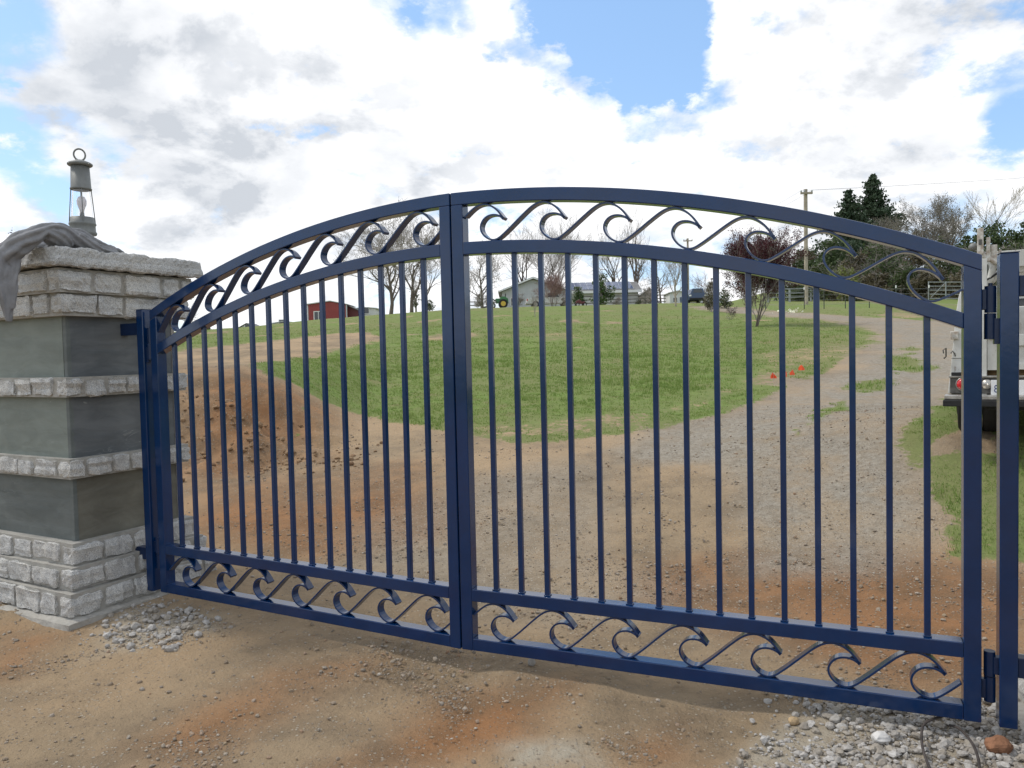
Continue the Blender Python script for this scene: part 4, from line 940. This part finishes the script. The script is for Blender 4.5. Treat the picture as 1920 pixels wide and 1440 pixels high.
def slab(m, x0, x1, ya, za2, yb, zb2, t_=.15): m.add([(x0, ya, za2), (x1, ya, za2), (x1, yb, zb2), (x0, yb, zb2), (x0, ya, za2 + t_), (x1, ya, za2 + t_), (x1, yb, zb2 + t_), (x0, yb, zb2 + t_)], [(3, 2, 1, 0), (4, 5, 6, 7), (0, 1, 5, 4), (1, 2, 6, 5), (2, 3, 7, 6), (3, 0, 4, 7)])
m = MB(); slab(m, xc + .55, xd + .4, .3, ze2 - .05, 4.5, zr2 - .15); slab(m, xc + .55, xd + .4, 4.52, zr2 - .15, 8.6, ze2 - .1); m.build('wing_roof', ROOFD, hs)
m = MB(); m.box(xc + .55, xd + .4, .22, .29, ze2 - .22, ze2 + .12); m.build('gutter', WPNT, hs)
MB().box(X_(1174), X_(1176), .9, .99, .1, ze2 - .2).build('downpipe', WPNT, hs)
for px in (1152,): x = X_(px); MB().box(x, x + 2.4, .93, .985, .05, 2.1).build('door', WALLG, hs)
for a0, a1 in ((1069, 1116), (1141, 1190)):
    n_ = 4; x0, x1 = X_(a0), X_(a1); wq = (x1 - x0) / n_
    for r_ in range(2):
        for j in range(n_):
            f0, f1 = .12 + r_ * .42, .12 + r_ * .42 + .40; ya, yb = .3 + 4.2 * f0, .3 + 4.2 * f1; dz = zr2 - .15 - (ze2 - .05)
            m = MB(); slab(m, x0 + j * wq + .04, x0 + (j + 1) * wq - .04, ya, ze2 - .05 + dz * f0 + .24, yb, ze2 - .05 + dz * f1 + .24, .04); pn = m.build('solar_panel', SOLAR, hs)
            m = MB(); slab(m, x0 + j * wq - .01, x0 + (j + 1) * wq + .01, ya - .05, ze2 - .05 + dz * f0 + .20, yb + .05, ze2 - .05 + dz * f1 + .20, .03); m.build('panel_frame', SOLF, pn)
# ------------------------------------------------------------------ power poles
def pole(label, px, y, rtop, rarm, armpx, r=.14):
    g = G(px, y, 575); top = PT(px, rtop, y).z - g.z; za = PT(px, rarm, y).z - g.z
    p = thing('power_pole', label, 'power pole', g, .0, 'wooden power poles'); m = MB(); m.cyl((0, 0, -.3), (0, 0, top), r, 12); m.build('pole', POLEW, p)
    hw = HZ(armpx, y) / 2; MB().box(-hw, hw, -.12 - r, -r + .03, za - .07, za + .07).build('crossarm', POLEW, p)
    for s in (-.9, -.35, .9): MB().lathe([(0, 0), (.05, 0), (.07, .06), (.05, .14), (0, .16)], (hw * s, -r - .05, za + .07), 8).build('insulator', GALV, p)
    return p, g, za, hw
p1, g1_, za1, hw1 = pole('tall wooden power pole standing behind the driveway bend', 1512, 58, 355, 363, 22)
p2, g2_, za2, hw2 = pole('distant wooden power pole left of the plum tree', 1291, 108, 447, 452, 17)
for s in (-.9, .9):
    a0 = Vector((g1_.x + hw1 * s, g1_.y - .2, g1_.z + za1 + .2)); b0 = Vector((g2_.x + hw2 * s, g2_.y - .2, g2_.z + za2 + .2)); c0 = a0 + Vector((60, -8, 3))
    for e0, e1, nm_ in ((a0, b0, 'between the two power poles'), (a0, c0, 'running right from the tall power pole')):
        m = MB(); m.tube([e0.lerp(e1, u) - Vector((0, 0, 3.2 * u * (1 - u))) for u in np.linspace(0, 1, 15)], .006, 4); o = m.build('power_line', DIRTYM)
        tag(o, ('left' if s < 0 else 'right') + ' overhead power line ' + nm_, 'power line', 'overhead power lines')

# ------------------------------------------------------------------ fences
def rail_fence(label, pts, h, rails, mt, step, name='rail_fence', pw=.07, group=None):
    g0 = G(pts[0][0], pts[0][1], 575); th_ = thing(name, label, 'fence', g0, 0, group)
    P = [G(px, y, 575) - g0 for px, y in pts]
    for a0, b0 in zip(P[:-1], P[1:]):
        L_ = (b0 - a0).length; n_ = max(1, round(L_ / step))
        for i in range(n_):
            q = a0.lerp(b0, i / n_); q.z = float(gzn(q.x + g0.x, q.y + g0.y)) - g0.z
            MB().box(q.x - pw, q.x + pw, q.y - pw, q.y + pw, q.z - .2, q.z + h).build('fence_post', mt, th_)
        for k_ in rails:
            d = (b0 - a0).normalized(); n2_ = Vector((-d.y, d.x, 0)) * -(pw + .02); m = MB(); ps = []
            for i in range(n_ + 1):
                q = a0.lerp(b0, i / n_); z = float(gzn(q.x + g0.x, q.y + g0.y)) - g0.z; ps.append(Vector((q.x, q.y, z + k_ * h)) + n2_)
            for u, v in zip(ps[:-1], ps[1:]):
                dd = Vector((0, 0, .055)); tk = n2_.normalized() * .03
                m.add([u - dd - tk, v - dd - tk, v + dd - tk, u + dd - tk, u - dd + tk, v - dd + tk, v + dd + tk, u + dd + tk], [(0, 1, 2, 3), (7, 6, 5, 4), (0, 4, 5, 1), (3, 2, 6, 7), (0, 3, 7, 4), (1, 5, 6, 2)])
            m.build('rail', mt, th_)
rail_fence('weathered three rail pen fence in front of the white house wing', [(1092, 91), (1248, 93)], 1.25, (.3, .6, .93), WOODG, 2.3)
rail_fence('weathered rail fence left of the green tractor', [(868, 96), (903, 97)], 1.25, (.4, .75), WOODG, 2.3)
rail_fence('pale rail fence seen behind the plum tree', [(1440, 72), (1560, 74)], 1.3, (.35, .65, .95), GALV, 2.4)
def wire_fence(label, pts, h, tall=()):
    g0 = G(pts[0][0], pts[0][1], 560); th_ = thing('wire_fence', label, 'fence', g0); prev = None; wires = MB()
    for px, y in pts:
        q = G(px, y, 560) - g0; m = MB(); m.box(q.x - .022, q.x + .022, q.y - .022, q.y + .022, q.z - .2, q.z + h); fp = m.build('fence_post', POSTM, th_)
        MB().box(q.x - .03, q.x + .03, q.y - .03, q.y + .03, q.z + h, q.z + h + .16).build('post_tip', WPNT, fp)
        if prev is not None:
            for z in (.25, .5, .75, 1.0): wires.tube([prev + Vector((0, -.03, z * h * .95)), q + Vector((0, -.03, z * h * .95))], .006, 3)
        prev = q
    wires.build('wires', GALV, th_)
wire_fence('wire fence on thin steel posts with white tips beyond the driveway', [(1435, 52), (1470, 51), (1508, 50.5), (1545, 50), (1585, 49.5), (1630, 49), (1680, 48), (1742, 47), (1808, 46), (1880, 45)], 1.25)
# metal farm gate
ga = G(1741, 58, 560); gb = G(1832, 57, 560); fg = thing('farm_gate', 'galvanised tube farm gate at the foot of the brushy hillside', 'gate', ga)
q = gb - ga; m = MB(); 
for z in (.25, .55, .85, 1.15, 1.45): m.tube([(0, 0, z), (q.x, q.y, q.z + z)], .028, 6)
m.build('rails', GALV, fg); m = MB()
for f in (0, .36, .68, 1): m.tube([(q.x * f, q.y * f, q.z * f + .15), (q.x * f, q.y * f, q.z * f + 1.5)], .035, 6)
m.tube([(q.x * .05, q.y * .05, .3), (q.x * .36, q.y * .36, q.z * .36 + 1.45)], .025, 6); m.build('uprights', GALV, fg)

# ------------------------------------------------------------------ far vehicles
def wheel(parent, c, r, wd, axis, rimc=CHROME):
    a = Vector(c); ax = Vector(axis).normalized(); m = MB(); m.tube([a - ax * wd / 2, a - ax * wd * .42, a + ax * wd * .42, a + ax * wd / 2], [r * .93, r, r, r * .93], 24); wv = m.build('wheel', BLACKR, parent)
    m = MB(); m.tube([a - ax * (wd / 2 + .012), a + ax * (wd / 2 + .012)], r * .55, 16); m.build('rim', rimc, wv); return wv
def pickup():
    y = 92; p0 = PT(988, 574, y); g = float(gz(p0.x + 2.5, y)); L_ = 5.6
    t_ = thing('pickup_truck', 'white pickup truck parked side on before the house', 'pickup truck', (p0.x, y, g + .02), .06)
    sc_ = MB(); sc_.prism([(0, .45), (.05, 1.12), (2.15, 1.12), (2.15, 1.12), (2.35, 1.80), (3.55, 1.82), (4.05, 1.18), (5.45, 1.05), (5.6, .85), (5.6, .45)], 0, 1.85); sc_.build('body', WHITE, t_, .03)
    m = MB(); m.prism([(2.45, 1.2), (2.55, 1.68), (3.0, 1.70), (3.0, 1.2)], -.02, -.005); m.prism([(3.06, 1.2), (3.06, 1.70), (3.48, 1.70), (3.88, 1.2)], -.02, -.005); m.build('side_window', GLASSD, t_)
    MB().box(.1, 5.4, -.03, -.004, .42, .56).build('sill_trim', CHROME, t_)
    for x in (1.05, 4.6): 
        for yy in (.05, 1.8): wheel(t_, (x, yy, .39), .40, .25, (0, 1, 0))
    MB().box(-.12, 0, .1, 1.75, .45, .62).build('rear_bumper', CHROME, t_); MB().box(5.6, 5.7, .1, 1.75, .45, .62).build('front_bumper', CHROME, t_)
    MB().box(-.02, .10, -.02, .0, .8, 1.05).build('tail_lamp', REDL, t_)
pickup()
def tractor():
    y = 86; p0 = PT(906, 574, y); t_ = thing('tractor', 'green farm tractor with yellow wheels left of the house', 'tractor', (p0.x + .3, y, float(gz(p0.x + 1.5, y)) + .0), .05); t_.scale = (.82, .82, .82)
    m = MB(); m.prism([(1.35, .7), (1.3, 1.35), (2.5, 1.38), (2.6, 1.5), (3.05, 1.35), (3.1, .7)], .3, .95); m.build('hood', GREENM, t_, .05)
    m = MB(); m.prism([(1.9, 1.2), (2.0, 1.55), (2.6, 1.6), (2.9, 1.35), (2.95, 1.15)], -.1, .28); m.build('fender', GREENM, t_)
    for yy in (.0, 1.2): wheel(t_, (2.35, yy, .62), .62, .35, (0, 1, 0), YELL)
    for yy in (.1, 1.1): wheel(t_, (.95, yy, .38), .38, .25, (0, 1, 0), WPNT)
    m = MB(); m.tube([(1.5, .1, .9), (.9, .1, 1.35), (.2, .1, .5)], .07, 6); m.tube([(1.5, 1.1, .9), (.9, 1.1, 1.35), (.2, 1.1, .5)], .07, 6); m.build('loader_arm', POSTM, t_)
    m = MB(); m.prism([(-.35, .15), (.25, .2), (.3, .75), (.15, .7), (.1, .35), (-.35, .25)], -.2, 1.4); m.build('bucket', DIRTYM, t_)
    m = MB(); m.box(2.2, 2.7, .35, .9, 1.5, 1.62); m.box(2.65, 2.75, .35, .9, 1.6, 2.0); m.build('seat', BLACKR, t_)
    m = MB(); m.tube([(1.9, .62, 1.35), (2.05, .62, 1.75)], .03, 6); m.build('steering_column', BLACKR, t_)
tractor()
def redquad():
    y = 86; p0 = PT(1075, 575, y); t_ = thing('garden_tractor', 'small red riding machine parked right of the pickup', 'garden tractor', (p0.x + .3, y, float(gz(p0.x + .7, y)) + .0), .1); t_.scale = (.75, .75, .75)
    m = MB(); m.prism([(.1, .4), (.1, .8), (.6, 1.05), (.9, .7), (1.4, .75), (1.45, .45)], .1, .8); m.build('body', REDD, t_, .03)
    for x in (.25, 1.35):
        for yy in (.05, .85): wheel(t_, (x, yy, .27), .29, .2, (0, 1, 0))
    m = MB(); m.tube([(.55, .45, 1.0), (.7, .45, 1.25)], .03, 6); m.tube([(.7, .15, 1.28), (.7, .75, 1.28)], .025, 6); m.build('handlebar', BLACKR, t_)
    MB().box(.95, 1.4, .25, .65, .77, .88).build('seat', BLACKR, t_, .02)
redquad()
def car():
    y = 78; p0 = PT(1292, 572, y); t_ = thing('parked_car', 'dark blue car parked at the foot of the distant power pole', 'car', (p0.x, y, float(gz(p0.x + .8, y)) + .02), .0)
    cb = mat('dark_blue_car_paint', (.02, .05, .12), .3, coat=.5)
    m = MB(); m.prism([(0, .35), (-.02, .95), (.2, 1.05), (.38, 1.5), (1.42, 1.5), (1.6, 1.05), (1.82, .95), (1.8, .35)], 0, 4.2); m.build('body', cb, t_, .04)
    m = MB(); m.prism([(.42, 1.08), (.52, 1.42), (1.28, 1.42), (1.38, 1.08)], -.02, -.004); m.build('windscreen', GLASSD, t_)
    for x in (.12, 1.68):
        MB().box(x - .12, x + .12, -.03, -.004, .72, .88).build('headlight', WPNT, t_)
        for yy in (.7, 3.4): wheel(t_, (x, yy, .32), .33, .2, (1, 0, 0))
    MB().box(.05, 1.75, -.06, -.002, .38, .55).build('bumper', BLACKR, t_)
car()
def grill():
    y = 92; p0 = PT(1120, 576, y); t_ = thing('small_boat_trailer', 'small white covered trailer behind the rail fence', 'trailer', (p0.x, 95, float(gz(p0.x, 95)) + .02))
    m = MB(); m.prism([(0, .35), (0, .8), (.5, 1.0), (1.5, .95), (1.7, .7), (1.7, .35)], 0, 1.4); m.build('body', WHITE, t_, .04)
    for yy in (0, 1.4): wheel(t_, (.9, yy, .28), .3, .18, (0, 1, 0))
    MB().tube([(1.7, .7, .4), (2.6, .7, .35)], .04, 6).build('tow_bar', DIRTYM, t_)
grill()

# ------------------------------------------------------------------ flags, daffodils, hose, rocks
for i, (px, row, y, ps, lb) in enumerate([(1450, 712, 15.2, 0, 'lone orange marker flag, first from the left on the lawn edge'), (1472, 710, 15.4, .5, 'orange marker flag half hidden by a picket'), (1486, 707, 15.8, .2, 'orange marker flag just right of the picket'), (1503, 701, 16.6, -.2, 'orange marker flag farthest right, nearest the drive')]):
    x, yy = PT(px, row, y).x, y; g = float(gzn(x, yy)); f_ = thing('marker_flag', lb, 'marker flag', (x, yy, g), ps, 'orange marker flags on the lawn')
    MB().tube([(0, 0, -.03), (.004, 0, .10), (0, 0, .20)], .0025, 5).build('wire_stake', GALV, f_)
    m = MB(); nx = 7
    V_ = []; F_ = []
    for s_ in (0, .0015):
        for i_ in range(nx):
            for z in (.075, .20): u = i_ / (nx - 1); V_.append(((u - .5) * .125, s_ + .025 * sin(u * 5 + px), z if z < .1 else z - .085 * abs(u - .45) * 2))
    for L0, fl in ((0, 1), (2 * nx, 0)):
        for i_ in range(nx - 1): q_ = (L0 + 2 * i_, L0 + 2 * i_ + 2, L0 + 2 * i_ + 3, L0 + 2 * i_ + 1); F_.append(q_ if fl else q_[::-1])
    m.add(V_, F_); m.build('flag', FLAG, f_)
rg = np.random.RandomState(8); c_ = []
for px, y, n_ in ((1481, 40, 5), (1493, 40, 9), (1462, 41, 2)):
    g = G(px, y, 580); c_.append(np.array([g.x, g.y, g.z + .30]) + rg.normal(0, 1, (n_ * 3, 3)) * np.array([.22, .2, .05]))
Vq, Fq = quads(np.concatenate(c_), .07, rg, -.2); Vs, Fs = [], []
o = npmesh('daffodils', Vq, Fq, DAFF); tag(o, 'clump of white daffodils in the grass beyond the driveway', 'flowers', kind='stuff')
# cable loop at right post
def hgt(x, y): return float(gzn(x, y))
cp_ = [(1795, 1358), (1770, 1372), (1735, 1388), (1728, 1405), (1733, 1430), (1752, 1470), (1800, 1510), (1835, 1480), (1826, 1432), (1800, 1395), (1778, 1378)]
pts = []
for i, (px, row) in enumerate(cp_):
    x, y = at(px, row); pts.append(Vector((x, y, hgt(x, y) + .045 + .02 * sin(i))))
P_ = []
for i in range(len(pts) - 1):
    q0, q1, q2, q3 = pts[max(i - 1, 0)], pts[i], pts[i + 1], pts[min(i + 2, len(pts) - 1)]
    for j in range(6): u = j / 6; P_.append(.5 * ((2 * q1) + (-q0 + q2) * u + (2 * q0 - 5 * q1 + 4 * q2 - q3) * u * u + (-q0 + 3 * q1 - 3 * q2 + q3) * u ** 3))
tag(MB().tube(P_, .0052, 8).build('cable', BLACKC), 'dark cable looped over the pale stones below the right gate post', 'cable')
def stone1(label, px, row, size, m, seed, flat=.75):
    x, y = at(px, row); rg = np.random.RandomState(seed); th_ = None
    v, f = IV2 * 1.0, IF2; 
    V1 = np.array(v); nv = {}; 
    # one more subdivision
    vv = [tuple(q) for q in V1]; ff = []; cache = {}
    def mid(a_, b_):
        k = (min(a_, b_), max(a_, b_))
        if k not in cache: m_ = np.array(vv[a_]) + np.array(vv[b_]); m_ /= np.linalg.norm(m_); vv.append(tuple(m_)); cache[k] = len(vv) - 1
        return cache[k]
    for a_, b_, c_ in f: x1, y1, z1 = mid(a_, b_), mid(b_, c_), mid(c_, a_); ff += [(a_, x1, z1), (b_, y1, x1), (c_, z1, y1), (x1, y1, z1)]
    V2 = np.array(vv); r = 1 + .16 * hashn(V2, seed, 2.2) + .07 * hashn(V2, seed + 3, 6); V2 = V2 * r[:, None] * size * np.array([1, .8, flat])
    o = npmesh('rock', V2, np.array(ff), m, smooth=False); o.location = (x, y, hgt(x, y) + size * flat * .75); tag(o, label, 'rock'); return o
stone1('red brown rock among the pale stones at the bottom right', 1872, 1418, .048, REDROCK, 3)
stone1('tan pebble sized rock left of the pale stones', 1488, 1358, .024, mat('tan_stone', (.42, .30, .17), .9, var=.2, vscale=30), 5)
stone1('large white stone in the middle of the pale stones', 1652, 1396, .036, mat('white_stone', (.60, .58, .55), .85, var=.1, vscale=20), 6)
stone1('small grey stone just under the bottom rail right of the stiles', 997, 1252, .020, mat('grey_stone', (.33, .31, .28), .9, var=.15, vscale=30), 7, 1.1)

# ------------------------------------------------------------------ white utility truck
def truck():
    y = 6.95; p0 = PT(1777, 745, y); gx = p0.x; g0 = float(gz(gx + .6, 7.9))
    TH = radians(32)
    t_ = thing('utility_truck', 'white utility truck with ladder rack parked right of the drive', 'truck', (gx, y, 0), -TH)
    def hit(px, row, d=0.0):
        r = ray(px, row); c, s_ = cos(TH), sin(TH); k = ((gx + d * s_) * s_ + (y + d * c) * c) / (r[0] * s_ + r[1] * c)
        wx, wy = k * r[0] - gx, k * r[1] - y
        return wx * c - wy * s_, k * r[2] + EYE
    zr = lambda r, px=1800: hit(px, r)[1]
    xr = lambda px, r=700: hit(px, r)[0]
    Wt = 2.02
    # service box sides (left and right) with rounded top outline
    zt = zr(530, 1806); zbx = zr(738)
    side = [(0, zbx), (.20, zbx), (.20, zt + .05), (.155, zt + .035), (.115, zt - .02), (.085, zt - .12), (.065, zt - .26), (.045, zt - .5), (.02, zt - .8)]
    for mir in (0, 1):
        P = [(Wt - x, z) for x, z in side][::-1] if mir else side
        m = MB(); m.prism(P, 0, 2.6); sb = m.build('side_box', WHITE, t_, .006)
        f = (lambda x: Wt - x) if mir else (lambda x: x)
        xa, xb = sorted((f(.148), f(.151))); m = MB(); m.box(xa, xb, -.004, .001, zbx + .02, zt - .06); m.build('panel_seam', DIRTYM, sb); m = MB(); m.box(*sorted((f(.03), f(.196))), -.004, .001, zr(672), zr(672) + .004); m.build('panel_seam', DIRTYM, sb)
        m = MB(); m.box(*sorted((f(.02), f(.085))), -.05, -.001, zr(636), zr(621)); m.build('light_box', WHITEW, sb, .006)
        m = MB(); cxm = f(.05); m.tube([(cxm, -.055, zr(630)), (cxm, -.05, zr(630))], .014, 12); m.build('marker_lamp', CHROME, sb)
        m = MB(); m.tube([(f(-.03), -.03, zr(662)), (f(-.035), -.035, zr(656)), (f(-.012), -.03, zr(652)), (f(-.012), -.02, zr(668)), (f(-.03), -.02, zr(672))], .006, 6); m.build('latch', DIRTYM, sb)
        m = MB(); m.tube([(f(.025), -.012, zr(662)), (f(.04), -.02, zr(658)), (f(.055), -.02, zr(663)), (f(.06), -.012, zr(668))], .005, 6); m.build('hook', DIRTYM, sb)
    # rear panel strip, tailgate with recessed panels
    zt2 = zr(628, 1850); zg = zr(694, 1860)
    m = MB(); m.box(.21, .30, -.03, .06, zr(742), zr(486, 1840)); m.build('corner_upright', WHITE, t_, .005)
    m = MB(); m.box(Wt - .30, Wt - .21, -.03, .06, zr(742), zr(486, 1840)); m.build('corner_upright', WHITE, t_, .005)
    tg = MB(); x0, x1 = .302, Wt - .302; tg.box(x0, x1, .01, .05, zg + .002, zt2)
    for a0, a1 in ((x0, x0 + .085), (x1 - .085, x1)): tg.box(a0, a1, -.018, .0095, zg, zt2)
    tg.box(x0 + .086, x1 - .086, -.016, .0095, zt2 - .10, zt2); tgo = tg.build('tailgate', WHITE, t_, .003)
    for q in (x0 + .09, (x0 + x1) / 2):
        m = MB(); w_ = (x1 - x0 - .18) / 2 - .02; zz0, zz1 = zg + .005, zt2 - .11
        m.box(q, q + w_, -.008, .0085, zz0, zz0 + .055); m.box(q, q + .012, -.012, .0085, zz0 + .057, zz1); m.build('pressed_panel', WHITE, tgo, .003)
    MB().box(.31, .42, -.04, -.018, zr(636, 1850), zr(628, 1850)).build('amber_reflector', YELL, t_, .002)
    m = MB(); m.box(.22, Wt - .22, .06, .2, zr(705), zg + .2); m.build('bed_end', RUST, t_)
    m = MB(); m.box(.205, Wt - .205, .05, 2.5, zr(705), zr(700)); m.build('bed_floor', RUST, t_)
    # light panel and step bumper
    zp0, zp1 = zr(738), zr(704)
    m = MB(); m.box(.02, Wt - .02, -.035, .055, zp0 + .002, zp1 - .02); lp = m.build('lamp_panel', DIRTYM, t_, .004)
    m = MB(); m.box(.01, Wt - .01, -.045, .05, zp1 - .018, zp1 - .002); m.build('panel_trim', CHROME, t_, .003)
    m = MB(); m.box(.03, .22, -.05, -.003, zr(704), zr(698)); m.box(Wt - .22, Wt - .03, -.05, -.003, zr(704), zr(698)); m.build('rubber_strip', BLACKR, t_, .004)
    zc = zr(720)
    for x in (.122, Wt - .122):
        m = MB(); m.lathe([(0, 0), (.05, 0), (.05, .012), (.03, .02), (0, .022)], n=28); m.v = [(x + a_, -.04 - c_, zc + b_) for a_, b_, c_ in m.v]; tl = m.build('tail_lamp', REDL, t_)
        m = MB(); m.tube([(x + .055 * cos(a_), -.042, zc + .055 * sin(a_)) for a_ in np.linspace(0, 2 * pi, 25)], .006, 6, cap=False); m.build('lamp_ring', CHROME, tl)
    for x in (.30, Wt - .30):
        m = MB(); m.lathe([(0, 0), (.042, 0), (.042, .01), (0, .016)], n=24); m.v = [(x + a_, -.036 - c_, zc + b_) for a_, b_, c_ in m.v]; m.build('reverse_lamp', CHROME, t_)
    xl = xr(1853, 722); m = MB(); m.lathe([(0, 0), (.016, 0), (.012, .03), (0, .032)], n=14); m.v = [(xl + a_, -.036 - c_, zc - .005 + b_) for a_, b_, c_ in m.v]; m.build('plate_lamp', CHROME, t_)
    # licence plate
    px0 = xr(1858, 725); zp = zr(740, 1860); m = MB(); m.box(px0, px0 + .305, -.052, -.046, zp, zp + .13); plate = m.build('licence_plate', WPNT, t_, .004)
    inkm = mat('plate_ink', (.02, .05, .16), .5)
    def text(body, x, z, size, parent, m):
        cu = bpy.data.curves.new('plate_text', 'FONT'); cu.body = body; cu.size = size; cu.extrude = .0008; cu.align_x = 'LEFT'
        tmp = bpy.data.objects.new('tmp', cu); C.objects.link(tmp); dg = bpy.context.evaluated_depsgraph_get(); me = bpy.data.meshes.new_from_object(tmp.evaluated_get(dg)); bpy.data.objects.remove(tmp)
        me.materials.clear(); me.materials.append(m); o = bpy.data.objects.new('plate_number', me); C.objects.link(o); o.parent = parent; o.rotation_euler = (pi / 2, 0, 0); o.location = (x, -.0525, z); return o
    o = text('8K', px0 + .022, zp + .022, .095, plate, inkm); o.scale = (.72, 1, 1)
    o = text('0', px0 + .243, zp + .022, .095, plate, inkm); o.scale = (.72, 1, 1)
    m = MB(); m.box(px0 + .07, px0 + .11, -.054, -.0525, zp + .108, zp + .116); m.build('sticker', REDL, plate)
    m = MB(); m.box(px0 + .27, px0 + .30, -.054, -.0525, zp + .103, zp + .122); m.build('sticker', YELL, plate)
    zs0, zs1 = zr(760), zr(748)
    m = MB(); m.box(-.02, Wt + .02, -.16, .02, zs1 + .002, zr(739)); m.build('bumper_top', CHROME, t_, .008)
    m = MB(); m.box(-.03, Wt + .03, -.18, .03, zs0, zs1); m.box(.3, Wt - .3, -.10, .03, zs0 - .03, zs0 - .001); m.build('bumper_step', BLACKR, t_, .008)
    # wheels and chassis
    rw = .36; zc_ = hit(1806, 812, .6)[1] + rw
    for x in (.15, .355, Wt - .355, Wt - .15): wheel(t_, (x, .85, zc_), rw, .19, (1, 0, 0), DIRTYM)
    for x in (.14, Wt - .14): wheel(t_, (x, 4.4, zc_ + .25), rw, .2, (1, 0, 0), DIRTYM)
    m = MB(); m.tube([(.1, .85, zc_), (Wt - .1, .85, zc_)], .07, 10); m.lathe([(0, -.15), (.14, -.08), (.16, 0), (.14, .08), (0, .15)], (Wt / 2, .85, zc_)); m.build('axle', DIRTYM, t_)
    m = MB(); m.box(.45, .53, .05, 5.2, zs1 - .04, zs1 + .06); m.box(Wt - .53, Wt - .45, .05, 5.2, zs1 - .04, zs1 + .06); m.build('chassis_rail', BLACKR, t_)
    m = MB(); m.box(.02, .19, .2, 2.55, zs1 + .02, zbx + .02); m.build('wheel_skirt', DIRTYM, t_)
    # cab in front of the box
    zcb = zr(745) - .05; zct = zr(497, 1915)
    m = MB(); m.v = []; P = [(.12, zcb), (Wt - .12, zcb), (Wt - .12, zcb + .85), (Wt - .24, zct - .05), (Wt - .34, zct), (.34, zct), (.24, zct - .05), (.12, zcb + .85)]; m.prism(P, 2.66, 4.1); cab = m.build('cab', WHITE, t_, .02)
    m = MB(); P = [(.42, zcb + .95), (Wt - .42, zcb + .95), (Wt - .48, zct - .16), (.48, zct - .16)]; m.prism(P, 2.64, 2.655); m.build('rear_window', GLASSD, cab)
    m = MB(); m.box(.14, Wt - .14, 4.11, 5.3, zcb, zcb + .75); m.build('hood', WHITE, t_, .04)
    # rack: chipped white uprights, gooseneck and braces
    def q(px, row, dy=0.0): v = hit(px, row, dy); return (v[0], dy, v[1])
    rk = []
    def bar(px0_, r0, px1_, r1, d0=.25, th=.06, nm='rack_upright', mt=WHITEW):
        a0, b0 = q(px0_, r0, d0), q(px1_, r1, d0); m = MB(); m.box(a0[0], b0[0], d0, d0 + th, b0[2], a0[2]); return m.build(nm, mt, t_, .004)
    bar(1832, 428, 1844, 476, .12, .07); 
    m = MB(); a0 = q(1835, 449, .115); b0 = q(1841, 459, .115); m.box(a0[0], b0[0], .112, .119, b0[2], a0[2]); m.build('hole_shade', DIRTYM, t_)  # dark patch standing in for the shade inside the upright's square hole
    bar(1849, 445, 1857, 490, .14, .05); bar(1858, 459, 1870, 486, .16, .08, 'rack_block'); bar(1864, 476, 1879, 488, .15, .05, 'rack_block'); bar(1872, 468, 1878, 500, .22, .05)
    m = MB(); m.tube([q(1838, 470, .17), q(1844, 478, .17), q(1856, 485, .17), q(1866, 492, .17), q(1880, 493, .17)], .03, 8, flat=.8); m.build('gooseneck', WHITEW, t_)
    m = MB(); m.tube([q(1844, 540, .2), q(1857, 522, .2), q(1862, 500, .2), q(1862, 484, .2)], .028, 8); m.build('curved_brace', WHITE, t_)
    m = MB(); m.tube([q(1845, 540, .26), q(1866, 520, .26), q(1884, 500, .26)], .03, 8); m.build('slant_brace', WHITE, t_)
    m = MB(); m.tube([q(1841, 528, .18), q(1856, 522, .18), q(1870, 512, .18), q(1882, 498, .18)], .010, 6); m.build('black_hose', BLACKR, t_)
    m = MB(); m.lathe([(0, 0), (.035, .01), (.04, .04), (.02, .065), (0, .07)], tuple(q(1825, 470, .2))); m.build('rack_knob', GREYM, t_)
    m = MB(); m.tube([q(1806, 525, .1), q(1807, 505, .1), q(1812, 490, .1)], .018, 8); m.build('rack_foot', WHITEW, t_)
    bar(1806, 476, 2190, 481, .4, .05, 'rack_crossbar', WHITE); bar(1880, 488, 2190, 493, .5, .05, 'rack_crossbar', WHITE); bar(1880, 501, 2190, 511, .6, .05, 'rack_crossbar', WHITE)
    m = MB(); a0 = q(1842, 530, .3); b0 = q(1853, 495, .3); m.box(a0[0] - .03, b0[0], .30, .55, a0[2] - .3, b0[2]); m.build('tool_case', POSTM, t_, .01)
    m = MB(); m.box(.22, Wt - .22, 2.3, 2.36, zt2, zr(560)); m.build('headboard', WHITE, t_, .01)
truck()

sc.render.resolution_x = 1024; sc.render.resolution_y = 768
